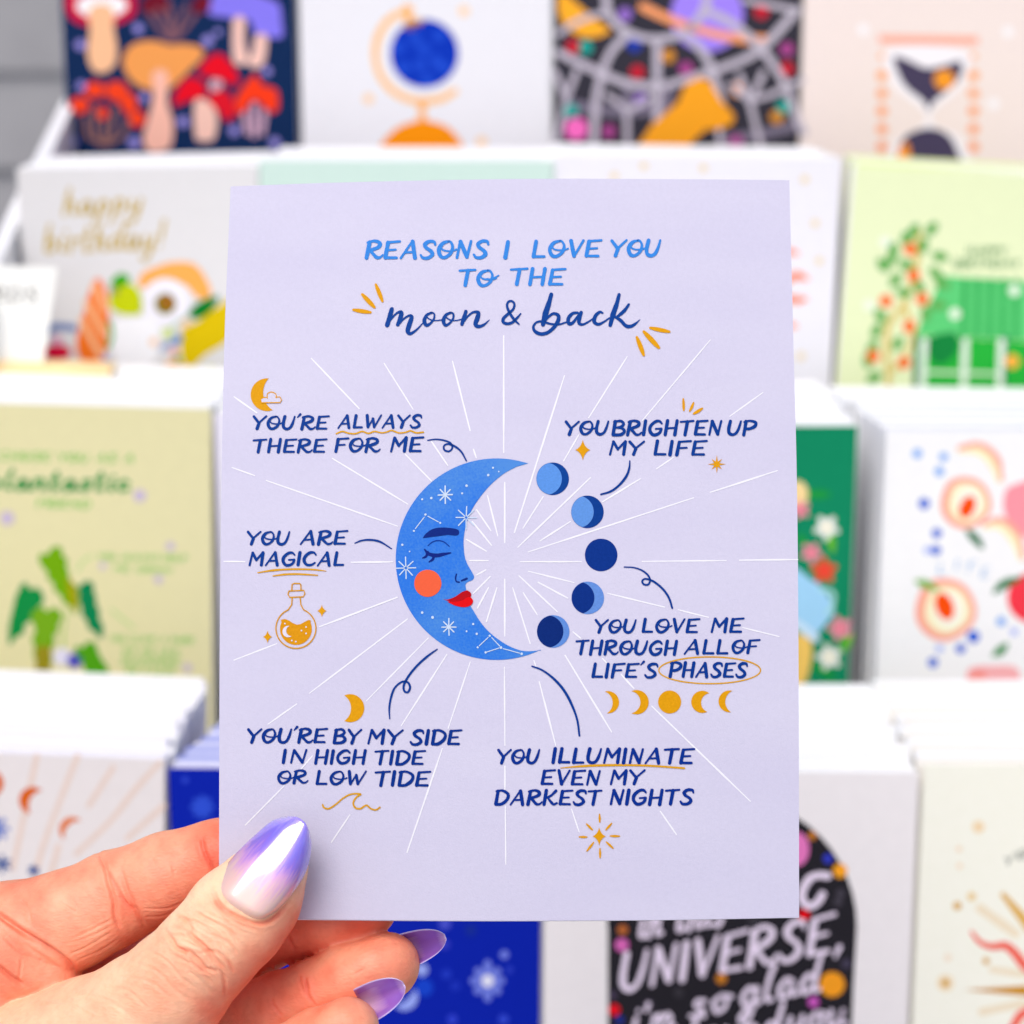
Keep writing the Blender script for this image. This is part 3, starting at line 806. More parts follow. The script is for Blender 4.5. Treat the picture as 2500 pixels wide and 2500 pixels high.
peach(1105, 670, 150, (10, 25), .45)
peach(985, 1300, 180, (-5, -20), -.35)
for a in ((1075, 350, 1190, 350, 1270, 420, 1310, 530), (1220, 800, 1310, 790, 1390, 860, 1440, 990)):
    K('peach_print', (252, 168, 148), 1).stroke(zH(*a), 80 * .414, taper=(.5, .5))
    q = np.array(a, float).reshape(-1, 2) + np.array([-10, 18])
    K('peach_print', (254, 240, 190), 2).stroke(zH(*q.ravel()), 42 * .414, taper=(.4, .4))
K('peach_print', (244, 150, 160), 1).poly(zH(1330, 720, 1340, 600, 1400, 560, 1500, 540, 1600, 600, 1600, 800, 1500, 880, 1400, 830), smooth=True)
C(K('peach_print', (240, 58, 72), 1), zH, 1500, 1230, 150)
K('peach_print', (247, 176, 176), 1).poly(zH(1110, 1700, 1140, 1640, 1250, 1630, 1400, 1640, 1430, 1740, 1400, 1880, 1150, 1880), smooth=True)
K('peach_print', (248, 148, 138), 2).poly(zH(1125, 1690, 1150, 1655, 1220, 1660, 1240, 1880, 1150, 1880))
for a, c in (((1110, 830, 1160, 880, 1205, 935), (30, 110, 66)), ((1270, 1200, 1330, 1150, 1430, 1110), (20, 118, 62)), ((810, 1130, 870, 1150, 940, 1180), (120, 176, 70)), ((1265, 1570, 1310, 1540, 1350, 1500), (50, 140, 70))):
    K('leaf_print', c, 5).stroke(zH(*a), 48 * .414, taper=(.3, .3))
for x, y, r_, c in ((820, 380, 24, 1), (975, 400, 22, 1), (950, 485, 24, 1), (860, 675, 28, 0), (935, 850, 25, 0), (930, 950, 25, 0), (880, 950, 20, 2), (1315, 1370, 24, 1), (1150, 1460, 32, 0), (1075, 1530, 25, 0), (950, 1530, 20, 2), (912, 1612, 26, 0), (1390, 1430, 20, 2)):
    C(K('dot_print', ((20, 88, 205), (110, 165, 232), (170, 184, 238))[c], 1), zH, x, y, r_ * 1.15)
for ch, x, y in (('L', 940, 1090), ('I', 1045, 1065), ('F', 1115, 1075), ('E', 1195, 1110)):
    K('lettering', (150, 184, 222), 2).text(ch, X0 := zH(x, 0)[0][0], X0 + (20 if ch != 'I' else 8), zH(0, y - 60)[0][1], zH(0, y)[0][1])
K('lettering', (150, 184, 222), 2).text('IS', zH(1490, 0)[0][0], zH(1580, 0)[0][0], zH(0, 1060)[0][1], zH(0, 1110)[0][1])
done()

# ---- bottom row
p, root = make_card(4, -505, 402, 1819, (218, 213, 212), 'grey-white card with orange crescents and faint gold sun rays', y1=1856, what='crescent card', pile=14, pile_rgb=(250, 249, 250), pitch=.0058, second=(244, 242, 250))
K, done = kit(p, root)
for a in ((290, 790, 100, 1680), (610, 790, 470, 1150, 320, 1560, 250, 1900), (890, 880, 700, 1180), (1260, 840, 1060, 1060, 870, 1300, 600, 1560), (1290, 1180, 1000, 1440), (-300, 800, -260, 1500), (460, 1500, 380, 1800)):
    K('ray_print', (228, 208, 196), 1).stroke(zG(*a), 44 * .31)
K('crescent_print', (214, 98, 28), 2).crescent(zG(330, 1062)[0], zG(152, 1120)[0], zG(240, 1245)[0], zG(238, 1125)[0])
K('crescent_print', (222, 118, 58), 2).crescent(zG(640, 1300)[0], zG(475, 1330)[0], zG(505, 1450)[0], zG(530, 1345)[0])
K('crescent_print', (214, 98, 28), 2).crescent(zG(-60, 900)[0], zG(28, 1010)[0], zG(-60, 1110)[0], zG(-30, 1010)[0])
K('star_print', (96, 120, 196), 2).burst(*zG(-30, 1360)[0], 4, 30, 9)
K('star_print', (60, 88, 150), 2).burst(*zG(20, 1640)[0], 3, 20, 8, n=6)
K('star_print', (60, 88, 150), 2).burst(*zG(265, 1690)[0], 2, 12, 7, n=6)
done()

p, root = make_card(4, 411, 1322, 1876, (4, 30, 158), 'deep blue card scattered with pale stars, behind the fingers', y1=1880, what='blue star card', pile=16, pile_rgb=(150, 160, 224), second=(222, 222, 246), pitch=.0048, fan=(.0012, 0))
K, done = kit(p, root)
sc = (112, 128, 222)
q = zJ(1078, 675)[0]
for i in range(8):
    a = math.pi / 4 * i
    r0, r1 = 24, 34 if i % 4 else 42
    K('star_print', sc, 1).stroke([(q[0] + r0 * math.cos(a + math.pi / 2), q[1] + r0 * math.sin(a + math.pi / 2)), (q[0] + r1 * math.cos(a + math.pi / 2), q[1] + r1 * math.sin(a + math.pi / 2))], 19, smooth=False)
C(K('star_print', (226, 228, 252), 2), zJ, 1078, 675, 42)
for x, y, r_, c in ((1190, 498, 30, sc), (1225, 600, 26, (40, 60, 190)), (800, 630, 34, (30, 56, 190)), (860, 710, 34, (26, 50, 184)), (635, 600, 42, (150, 168, 236)), (790, 290, 40, (70, 80, 200)), (965, 335, 40, (20, 44, 150)), (1185, 935, 34, (48, 72, 205)), (840, 935, 34, (46, 66, 205)), (790, 430, 34, (50, 60, 190)), (650, 720, 60, (20, 66, 200))):
    C(K('star_print', c, 1), zJ, x, y, r_)
K('moon_print', (150, 168, 240), 2).crescent(zJ(590, 730)[0], zJ(600, 820)[0], zJ(455, 850)[0], zJ(545, 790)[0])
K('star_print', (44, 78, 206), 1).burst(*zG(1590, 1190)[0], 2, 24, 13)
C(K('star_print', (44, 70, 200), 1), zG, 1455, 980, 26)
for _ in range(14):
    K('star_print', (34, 60, 190), 1).circ(random.uniform(560, 1260), random.uniform(1900, 2240), random.uniform(5, 10))
done()

p, root = make_card(4, 1330, 2243, 1887, (226, 222, 222), 'pale card with a black arch lettered UNIVERSE among coloured dots', what='universe card', pile=14, pitch=.0062)
K, done = kit(p, root)
arch = [(1484, 2600), (1484, 2230)]
for k in range(25):
    a = math.pi - math.pi * k / 24
    arch.append((1787 + 305 * math.cos(a), 2262 - 312 * math.sin(a)))
arch += [(2084, 2400), (2076, 2600)]
K('arch_print', (38, 36, 42), 1).poly(arch)
wh = (240, 226, 246)
L = K('lettering', wh, 3)


def ktext(t, x0, x1, top, base, base1, font=LOW, wt=1.0, slant=.12):
    a, b = zK(x0, 0)[0][0], zK(x1, 0)[0][0]
    L.text(t, a, b, zK(0, top)[0][1], zK(0, base)[0][1], zK(0, base1)[0][1], font=font, wt=wt, slant=slant)


ktext('UNIVERSE,', 275, 1590, 558, 778, 528, CAPS, .92)
ktext('in this', 385, 900, 240, 462, 372, wt=.95)
ktext('so', 690, 925, 735, 925, 885, wt=1.05)
ktext('glad', 985, 1450, 655, 868, 772, wt=1.0)
ktext("i'm", 345, 600, 850, 1015, 985, wt=1.15)
ktext('found', 660, 1225, 905, 1120, 1060, wt=1.0)
ktext('you', 1255, 1610, 830, 1030, 970, wt=1.05)
L.stroke(zK(1500, 92, 1440, 88, 1390, 110, 1350, 180, 1352, 240, 1395, 272, 1440, 245, 1468, 200), 42 * .414)
for x, y, r_, c in ((290, 410, 30, (186, 104, 52)), (285, 500, 40, (214, 104, 180)), (872, 697, 32, (204, 128, 40)), (240, 882, 34, (232, 18, 36)), (272, 940, 26, (34, 50, 140)), (1525, 732, 74, (250, 160, 36)), (1415, 835, 32, (204, 92, 190)), (1360, 322, 34, (226, 10, 24)), (1572, 62, 42, (250, 166, 40)), (1500, -10, 28, (50, 60, 190)), (1575, 195, 26, (70, 66, 76)), (1560, 245, 26, (70, 66, 76)), (1610, 610, 30, (70, 64, 84)), (1070, 365, 40, (58, 56, 62)), (230, 795, 26, (72, 62, 84)), (620, 780, 30, (56, 54, 60)), (440, 855, 30, (72, 66, 80))):
    C(K('dot_print', c, 2), zK, x, y, r_)
C(K('dot_print', (196, 120, 44), 2), zI, 200, 822, 26)
C(K('dot_print', (226, 120, 186), 2), zI, 110, 900, 72, 100)
done()

p, root = make_card(4, 2256, 3160, 1868, (243, 236, 220), 'cream card printed with a gold and red sunburst, at the lower right', what='sunburst card', pile=14, pitch=.006, second=(247, 242, 232))
K, done = kit(p, root)
K('ray_print', (206, 146, 44), 2).poly(zI(1095, 1730, 1449, 1705, 1700, 1690, 1700, 1800, 1449, 1765))
K('ray_print', (224, 178, 92), 2).stroke(zI(1325, 1170, 1460, 1330, 1600, 1500), [12, 26, 40], jit=0)
K('flame_print', (244, 108, 92), 3).stroke(zI(1140, 1390, 1190, 1450, 1260, 1475, 1340, 1470, 1400, 1520, 1470, 1600, 1600, 1640), [8, 14, 20, 24, 26], jit=0)
K('flame_print', (244, 108, 92), 3).stroke(zI(1380, 1960, 1430, 1880, 1520, 1830), 22)
K('ray_print', (240, 226, 196), 1).stroke(zI(1190, 1250, 1400, 1400), 22, smooth=False)
K('ray_print', (240, 226, 196), 1).stroke(zI(1260, 1610, 1449, 1640), 16, smooth=False)
K('ray_print', (240, 226, 196), 1).stroke(zI(1200, 1860, 1449, 1810), 18, smooth=False)
for x, y, r_, c in ((1180, 770, 36, (243, 218, 176)), (1055, 1235, 24, (216, 168, 72)), (1140, 1180, 26, (236, 208, 150)), (1225, 1560, 20, (216, 170, 84)), (985, 1690, 24, (214, 166, 80)), (985, 1690, 50, (243, 226, 192)), (1070, 1000, 16, (242, 218, 186)), (1065, 900, 16, (242, 218, 186)), (1000, 1540, 22, (244, 228, 204))):
    C(K('star_print', c, 1 if c[1] > 215 else 2), zI, x, y, r_)
K('lettering', (70, 84, 74), 2).text('YOU ARE MY', zI(1330, 0)[0][0], zI(1330, 0)[0][0] + 300, zI(0, 950)[0][1], zI(0, 1000)[0][1], zI(0, 700)[0][1])
done()

# ---- small sign on a wooden block in front of the second row
A = at(-190, 652, .814); B = at(133, 662, .814)
sgn = Panel((A + B) / 2 - np.array([0, .0042, .0345]), B - A, np.array([0, .12, 1.0]))
sroot = empty('price_sign', sgn.M)
tag(sroot, 'small cream sign with a faint grey word, on a light wooden block', 'sign')
wq = np.linalg.norm(B - A) / 2
v, f = box_data(-wq - .002, wq, -.0015, .0362, -.0012, 0)
v = [(x - (.006 if (y < 0 and x > 0) else 0), y, z) for x, y, z in v]
mesh_obj('sign_plate', v, f, mat((255, 251, 238), mottle=.01, scale=100, gain=1.0), sroot)
i_ = Ink(sgn, 'lettering', mat((140, 138, 130)), sroot, 2)
i_.text('CARDS', -100, 92, 700, 732, 736, wt=1.1, slant=.05)
i_.build()
blk = mesh_obj('sign_base', *box_data(-wq - .004, wq + .0205, -.0080, -.0003, -.008, .003), mat((255, 216, 160), rough=.5, mottle=.08, scale=60, gain=.98), sroot)

# ================================================================== THE HELD CARD
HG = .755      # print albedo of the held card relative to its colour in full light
def cp(px, py, D):
    return cam2world([[(px - 1250) / F * D, (py - 1250) / F * D, D]])[0]


TL, TR, BL, BR = cp(563, 455, .412), cp(1927, 440, .412), cp(534, 2242, .397), cp(1951, 2240, .397)
bow = lambda u, v: .0045 * (1 - (v / .07) ** 2) + .002 * (1 - (u / .0545) ** 2)
held = Panel((TL + TR + BL + BR) / 4, (TR - TL) + (BR - BL), (TL - BL) + (TR - BR), bow)
hroot = empty('greeting_card', held.M)
tag(hroot, 'lilac card headed REASONS I LOVE YOU TO THE moon & back, held up by a hand', 'greeting card')


def coons(top, bot, left, right, nu, nv):
    """grid between four curves given as px points"""
    def cur(P, n):
        P = smooth_pts(P, 8)
        d = np.r_[0, np.cumsum(np.linalg.norm(np.diff(P, axis=0), axis=1))]
        t = np.linspace(0, d[-1], n)
        return np.stack([np.interp(t, d, P[:, k]) for k in range(P.shape[1])], 1)
    Tp, Bt, L, Rr = cur(top, nu), cur(bot, nu), cur(left, nv), cur(right, nv)
    s_ = np.linspace(0, 1, nu)[None, :, None]; t_ = np.linspace(0, 1, nv)[:, None, None]
    G = (1 - t_) * Tp[None] + t_ * Bt[None] + (1 - s_) * L[:, None] + s_ * Rr[:, None] \
        - ((1 - s_) * (1 - t_) * Tp[0] + s_ * (1 - t_) * Tp[-1] + (1 - s_) * t_ * Bt[0] + s_ * t_ * Bt[-1])
    return G


G = coons([(563, 455), (850, 445), (1247, 437), (1600, 437), (1927, 440)], [(534, 2241), (800, 2245), (1190, 2248), (1600, 2246), (1951, 2240)],
          [(563, 455), (546, 900), (537, 1500), (535, 2000), (534, 2241)], [(1927, 440), (1937, 830), (1946, 1207), (1950, 1700), (1951, 2240)], 40, 52)


def sheet(G, panel, th, dz, name, m, parent, dx=0, dy=0, extra=None):
    nv, nu = G.shape[:2]
    u, v = panel.uv(G.reshape(-1, 2))
    u = u + dx; v = v + dy
    z = panel.z(u, v) + dz + (extra(u, v) if extra else 0)
    top = np.stack([u, v, z], 1); bt = top - np.array([0, 0, th])
    V = np.vstack([top, bt]); N = nu * nv
    Fc = []
    for j in range(nv - 1):
        for i in range(nu - 1):
            a = j * nu + i
            Fc.append((a, a + nu, a + nu + 1, a + 1)); Fc.append((a + N, a + 1 + N, a + nu + 1 + N, a + nu + N))
    ring = [i for i in range(nu)] + [j * nu + nu - 1 for j in range(1, nv)] + [(nv - 1) * nu + i for i in range(nu - 2, -1, -1)] + [j * nu for j in range(nv - 2, 0, -1)]
    V = np.vstack([V, top[ring], bt[ring]]); nr = len(ring)
    for k in range(nr):                     # side faces have corners of their own, so the rims stay crisp
        a, b = 2 * N + k, 2 * N + (k + 1) % nr
        Fc.append((a, b, b + nr, a + nr))
    o = mesh_obj(name, V, Fc, m, parent, smooth=True)
    me = o.data
    fl = np.ones(len(me.polygons), bool); fl[-len(ring):] = False
    me.polygons.foreach_set('use_smooth', fl)
    return o


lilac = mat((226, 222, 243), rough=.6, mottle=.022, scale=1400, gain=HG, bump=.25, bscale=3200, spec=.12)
n_ = lilac.node_tree                       # slow uneven tone of uncoated stock
src = n_.nodes['Principled BSDF'].inputs['Base Color'].links[0].from_socket
nz_ = n_.nodes.new('ShaderNodeTexNoise'); nz_.inputs['Scale'].default_value = 38; nz_.inputs['Detail'].default_value = 6
mp_ = n_.nodes.new('ShaderNodeMapping'); mp_.inputs['Scale'].default_value = (.6, 2.2, 1)
tc_ = n_.nodes.new('ShaderNodeTexCoord')
r_p = n_.nodes.new('ShaderNodeValToRGB'); r_p.color_ramp.elements[0].position, r_p.color_ramp.elements[1].position = .3, .7
r_p.color_ramp.elements[0].color = (.955, .95, .975, 1); r_p.color_ramp.elements[1].color = (1, 1, 1, 1)
mu_ = n_.nodes.new('ShaderNodeMixRGB'); mu_.blend_type = 'MULTIPLY'; mu_.inputs['Fac'].default_value = 1
n_.links.new(tc_.outputs['Object'], mp_.inputs[0]); n_.links.new(mp_.outputs[0], nz_.inputs['Vector']); n_.links.new(nz_.outputs['Fac'], r_p.inputs['Fac'])
n_.links.new(src, mu_.inputs[1]); n_.links.new(r_p.outputs['Color'], mu_.inputs[2])
n_.links.new(mu_.outputs[0], n_.nodes['Principled BSDF'].inputs['Base Color'])
fc = sheet(G, held, .00035, 0, 'front_cover', lilac, hroot)
fc['label'] = 'lilac printed front of the card'
# its side faces show the bare white stock
edge_m = mat((250, 246, 250), rough=.6, mottle=.01, scale=300, gain=.92)
fc.data.materials.append(edge_m)
npol = len(fc.data.polygons); nring = 2 * (40 + 52) - 4
for k in range(npol - nring, npol): fc.data.polygons[k].material_index = 1
sheet(G, held, .00035, -.0007, 'back_cover', edge_m, hroot, dx=.00022, dy=-.00022, extra=lambda u, v: -.0012 * np.clip((u + .054) / .108, 0, 1))

z1, z2, z3, z4 = Z(530, 420, .41408), Z(1200, 420, .41408), Z(530, 1000, .41408), Z(1200, 1000, .41408)
z5, z6, z7 = Z(900, 1050, .31056), Z(1150, 1600, .43996), Z(530, 1550, .36232)
zm, zb = Z(920, 700, .18634), Z(1280, 690, .19669)


def hink(name, rgb, level, label=None, mottle=.10, joined=False, fine=True):
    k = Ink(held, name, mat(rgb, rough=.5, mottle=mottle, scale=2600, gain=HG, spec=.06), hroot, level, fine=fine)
    k.joined = joined
    INKS.append((k, label))
    return k


INKS = []
# fine white rays
ray = Ink(held, 'ray_lines', mat((250, 249, 255), rough=.5, mottle=0, gain=.82, spec=.06), hroot, 1, fine=True)
RAYS = [(z1, (555, 1098, 838, 1395)), (z1, (985, 1128, 1155, 1398)), (z1, (1388, 1115, 1492, 1525)), (z1, (1690, 965, 1690, 1655)), (z1, (100, 1325, 235, 1420)), (z1, (88, 1742, 222, 1790)),
        (z3, (290, 418, 1065, 688)), (z3, (680, 288, 1125, 558)), (z3, (1108, 262, 1265, 422)), (z1, (1265, 1590, 1360, 1730)), (z1, (1512, 1635, 1528, 1685)),
        (z2, (1290, 990, 890, 1465)), (z2, (800, 1088, 572, 1450)), (z4, (430, -200, 135, 725)), (z2, (1600, 1300, 1405, 1440)), (z4, (1075, 280, 972, 350)),
        (z4, (1685, 360, 1290, 488)), (z4, (1192, 520, 215, 840)), (z4, (877, 408, 652, 545)), (z4, (583, 402, 155, 812)), (z4, (305, 512, 185, 700)), (z4, (465, 660, 285, 775)),
        (z4, (515, 148, 425, 303)), (z4, (168, 897, 530, 897)), (z4, (888, 895, 1385, 890)), (z4, (1462, 888, 1805, 884)), (z4, (217, 953, 487, 1020)), (z4, (685, 1083, 1020, 1165)),
        (z4, (1100, 1180, 1280, 1225)), (z4, (1480, 1285, 1695, 1338)), (z4, (275, 1018, 450, 1112)), (z4, (162, 980, 388, 1192)), (z4, (187, 1080, 270, 1210)), (z4, (125, 1050, 228, 1380)),
        (z4, (480, 1310, 525, 1348)), (z4, (655, 1468, 685, 1500)), (z4, (765, 1562, 840, 1645)), (z6, (1003, 282, 1550, 810)), (z4, (78, 430, 78, 785)), (z4, (78, 1000, 78, 1335)),
        (z4, (250, 1480, 262, 1515)), (z6, (378, 145, 470, 500)), (z6, (558, 855, 600, 980)), (z6, (522, 0, 780, 425)), (z6, (1050, 865, 1140, 995)), (z6, (185, 65, 188, 500)), (z6, (188, 615, 188, 745)),
        (z6, (190, 835, 193, 1160)), (z3, (1595, 508, 1655, 745)), (z3, (1530, 590, 1615, 715)), (z3, (1505, 660, 1618, 800)), (z3, (1470, 765, 1588, 835)), (z3, (1490, 890, 1600, 890)),
        (z3, (1585, 945, 1530, 975)), (z3, (1610, 985, 1510, 1085)), (z3, (1600, 1050, 1535, 1170)), (z3, (1650, 1050, 1588, 1250)), (z3, (40, 895, 165, 897)), (z3, (790, 900, 1035, 898)),
        (z3, (1062, 1107, 605, 1280)), (z3, (352, 1380, 100, 1477)), (z3, (1122, 1235, 545, 1672)), (z3, (470, 1735, 300, 1855)), (z3, (1245, 1347, 880, 1718)), (z3, (1355, 1443, 1085, 1865)),
        (z3, (1493, 1487, 1362, 1880)), (z7, (1518, 765, 1280, 1465)), (z7, (895, 1212, 770, 1398)), (z7, (643, 815, 565, 905)), (z7, (455, 1015, 190, 1282))]
for zz, q in RAYS:
    P = zz(*q)
    ray.stroke(P, random.uniform(3.3, 4.4), smooth=False, taper=(.7, .7), jit=.1)

# lettering
def word(ink, zz, t, x0, x1, top, base, b1=None, wt=1.0, slant=.14):
    a, b = zz(x0, top)[0], zz(x1, base)[0]
    c = zz(x0, b1 if b1 is not None else base)[0]
    ink.text(t, a[0] + 1, b[0] - 1, a[1] + 2, b[1] - 2, c[1] - 2, wt=wt * 1.3, slant=slant, jitter=.8)


k = hink('lettering', SKYB, 3, 'sky blue capitals REASONS I LOVE YOU TO THE')
word(k, z1, 'REASONS', 875, 1600, 405, 515, 511); word(k, z2, 'I', 66, 114, 405, 512); word(k, z2, 'LOVE', 238, 642, 402, 508, 505)
word(k, z2, 'YOU', 698, 996, 399, 503, 500); word(k, z1, 'TO', 1422, 1632, 572, 676); word(k, z2, 'THE', 106, 430, 567, 670)
k.stroke(z1(1590, 630, 1615, 632, 1638, 622, 1660, 610), 3.6)

k = hink('lettering', NAVY, 3, 'navy brush script moon & back')
S = lambda zz, wd, *q, **kw: k.stroke(zz(*q), np.array(wd) * zz.f if np.ndim(wd) else wd * zz.f, **kw)
S(zm, [54, 62, 56], 197, 292, 170, 390, 135, 505)
S(zm, [18, 26, 30, 50, 58, 50], 170, 450, 215, 392, 270, 342, 322, 338, 305, 420, 274, 498)
S(zm, [16, 24, 30, 54, 62, 58, 40, 28, 14], 300, 486, 355, 420, 425, 378, 456, 400, 425, 500, 405, 580, 440, 615, 520, 565, 600, 480)
for dx in (0, 250):
    S(zm, [28, 40, 50, 46, 30, 28, 24, 22], 720 + dx, 340, 655 + dx, 372, 622 + dx, 445, 648 + dx, 505, 700 + dx, 482, 748 + dx, 420, 750 + dx, 355, 705 + dx, 338)
S(zm, [20, 16, 16], 655, 402, 710, 435, 780, 444, 868, 432)
S(zm, [20, 16, 16], 905, 402, 960, 435, 1030, 444, 1110, 428)
S(zm, [46, 54, 48], 1166, 325, 1145, 400, 1114, 492)
S(zm, [16, 24, 30, 52, 62, 56, 44, 34, 8], 1150, 450, 1200, 380, 1265, 335, 1328, 340, 1318, 410, 1292, 490, 1330, 522, 1400, 500, 1476, 435)
S(zm, [20, 36, 38, 32, 28, 28, 32, 36, 40, 42, 40, 34, 20], 1862, 492, 1800, 432, 1740, 345, 1706, 255, 1722, 200, 1768, 190, 1802, 228, 1785, 295, 1725, 352, 1662, 412, 1655, 462, 1705, 486, 1775, 468, 1835, 412, 1884, 355)
S(zb, [48, 62, 70, 56], 335, 148, 300, 270, 258, 400, 232, 520)
S(zb, [24, 30, 34, 46, 50, 46, 46, 44, 34, 26, 26, 26, 24, 20], 255, 480, 300, 425, 362, 385, 420, 408, 420, 470, 368, 555, 290, 620, 205, 638, 132, 605, 113, 545, 155, 492, 230, 484, 320, 512, 425, 520, 520, 492)
S(zb, [28, 40, 50, 44, 30, 24], 662, 374, 600, 384, 548, 442, 552, 508, 600, 500, 655, 430, 692, 372)
S(zb, [42, 50, 44, 30, 22, 18], 705, 372, 684, 440, 680, 505, 728, 520, 790, 490, 852, 448)
S(zb, [22, 34, 50, 48, 36, 26, 20], 972, 378, 935, 366, 882, 415, 868, 484, 915, 518, 980, 492, 1055, 440)
S(zb, [40, 56, 62, 48], 1176, 150, 1145, 270, 1100, 400, 1066, 530)
S(zb, [30, 44, 34], 1296, 272, 1240, 350, 1150, 428)
S(zb, [30, 42, 48, 42, 28, 6], 1125, 425, 1195, 470, 1262, 538, 1325, 542, 1382, 508, 1436, 458)

k = hink('accent_dash', GOLD, 3)
for zz, q, wd in ((z1, (936, 664, 975, 762), 20), (z1, (856, 722, 928, 798), 22), (z1, (804, 813, 905, 828), 20), (z2, (936, 919, 1048, 942), 20), (z2, (898, 942, 986, 1036), 24), (z2, (857, 975, 897, 1080), 22),
                  (z2, (1130, 1338, 1133, 1406), 13), (z2, (1191, 1361, 1168, 1410), 13), (z2, (1242, 1394, 1191, 1426), 15)):
    P = zz(*q); m_ = (P[0] + P[1]) / 2
    k.stroke([P[0], m_ + .3, P[1]], np.array([.62, 1.0, 1.08, 1.0, .62]) * wd * 1.15 * zz.f, jit=0)

k = hink('crescent_print', GOLD, 2)
k.crescent(z1(305, 1217)[0], z1(198, 1318)[0], z1(328, 1404)[0], z1(272, 1302)[0])
k.crescent(z7(857, 408)[0], z7(992, 492)[0], z7(857, 580)[0], z7(903, 492)[0])
for a, b, c, d in (((668, 1662), (752, 1722), (680, 1791), (714, 1724)), ((824, 1660), (927, 1724), (824, 1790), (878, 1726)), ((1284, 1672), (1177, 1724), (1272, 1782), (1236, 1722)), ((1420, 1658), (1338, 1722), (1412, 1784), (1378, 1722))):
    k.crescent(z4(*a)[0], z4(*b)[0], z4(*c)[0], z4(*d)[0])
C(k, z4, 1050, 1724, 68)
cl_ = z1(258, 1362, 262, 1340, 290, 1325, 300, 1300, 330, 1290, 355, 1312, 378, 1325, 380, 1352, 362, 1362)
hink('cloud_print', (226, 222, 243), 3).poly(cl_)
hink('cloud_outline', GOLD, 4, joined=True).stroke(z1(262, 1360, 258, 1342, 275, 1330, 296, 1330), 2.4).stroke(z1(296, 1334, 298, 1308, 322, 1298, 346, 1310, 350, 1332), 2.6).stroke(z1(346, 1328, 370, 1326, 380, 1345, 372, 1360, 262, 1361), 2.6, smooth=False)

NV2 = (0, 62, 150)
k = hink('lettering', NV2, 3, 'navy capitals YOU\'RE ALWAYS THERE FOR ME')
word(k, z1, "YOU'RE", 208, 656, 1435, 1521, 1521); word(k, z1, 'ALWAYS', 712, 1206, 1430, 1514); word(k, z1, 'THERE', 208, 642, 1572, 1658); word(k, z1, 'FOR', 692, 958, 1566, 1655); word(k, z1, 'ME', 1018, 1212, 1560, 1654)
hink('wavy_underline', (232, 170, 30), 3).stroke(z1(703, 1543, 738, 1530, 775, 1540, 815, 1543, 855, 1530, 892, 1541, 928, 1530, 970, 1538, 1000, 1533, 1030, 1524, 1070, 1538, 1110, 1535, 1140, 1526, 1175, 1538, 1216, 1534), 3.8)
k = hink('lettering', NV2, 3, 'navy capitals YOU ARE MAGICAL')
word(k, z3, 'YOU', 174, 428, 715, 801); word(k, z3, 'ARE', 490, 765, 712, 800); word(k, z3, 'MAGICAL', 184, 752, 836, 923, 925)
k = hink('underline', (232, 170, 30), 3)
k.stroke(z3(240, 962, 330, 948, 440, 941, 560, 943, 642, 952), [2.5, 5, 4.5, 4, 2]); k.stroke(z3(330, 981, 400, 972, 480, 970, 592, 977), [2.5, 5, 4.5, 3])
k.stroke(z6(497, 625, 600, 616, 700, 611, 850, 609, 1000, 613, 1183, 626), [2, 5, 5.5, 5.5, 5, 4.5])
k = hink('lettering', NV2, 3, 'navy capitals YOU BRIGHTEN UP MY LIFE')
word(k, z4, 'YOU', 430, 690, 64, 153); word(k, z4, 'BRIGHTEN', 708, 1358, 62, 156); word(k, z4, 'UP', 1388, 1560, 62, 154); word(k, z4, 'MY', 690, 892, 182, 271); word(k, z4, 'LIFE', 955, 1264, 180, 273)
k = hink('lettering', (0, 58, 148), 3, 'navy capitals YOU LOVE ME THROUGH ALL OF LIFE\'S PHASES')
word(k, z4, 'YOU', 606, 852, 1234, 1320); word(k, z4, 'LOVE', 885, 1222, 1230, 1319); word(k, z4, 'ME', 1290, 1482, 1226, 1317); word(k, z4, 'THROUGH', 493, 1097, 1358, 1448, 1450)
word(k, z4, 'ALL', 1135, 1398, 1356, 1446); word(k, z4, 'OF', 1413, 1574, 1354, 1441); word(k, z4, "LIFE'S", 590, 980, 1494, 1584); word(k, z4, 'PHASES', 1046, 1508, 1486, 1578, 1584)
q = z4(1286, 1537)[0]
tt = np.linspace(0, 2 * np.pi, 60)
hink('ellipse_outline', (232, 170, 30), 2).stroke(np.stack([q[0] + 300 * .41408 * np.cos(tt + 2), q[1] + 79 * .41408 * np.sin(tt + 2)], 1), 3.4, smooth=False)
k = hink('lettering', (0, 52, 144), 3, 'navy capitals YOU\'RE BY MY SIDE IN HIGH TIDE OR LOW TIDE')
word(k, z7, "YOU'RE", 200, 738, 630, 734, 730); word(k, z7, 'BY', 780, 965, 632, 737); word(k, z7, 'MY', 1010, 1243, 634, 740); word(k, z7, 'SIDE', 1300, 1642, 638, 745)
word(k, z7, 'IN', 435, 607, 769, 869); word(k, z7, 'HIGH', 655, 1006, 773, 873); word(k, z7, 'TIDE', 1058, 1398, 777, 879); word(k, z7, 'OR', 403, 608, 910, 1006); word(k, z7, 'LOW', 664, 1002, 913, 1014); word(k, z7, 'TIDE', 1060, 1432, 915, 1022)
k = hink('lettering', (0, 50, 148), 3, 'navy capitals YOU ILLUMINATE EVEN MY DARKEST NIGHTS')
word(k, z6, 'YOU', 143, 380, 518, 604); word(k, z6, 'ILLUMINATE', 447, 1234, 512, 602, 606); word(k, z6, 'EVEN', 386, 718, 634, 722); word(k, z6, 'MY', 768, 956, 633, 720); word(k, z6, 'DARKEST', 130, 720, 744, 832, 834); word(k, z6, 'NIGHTS', 768, 1234, 742, 832)

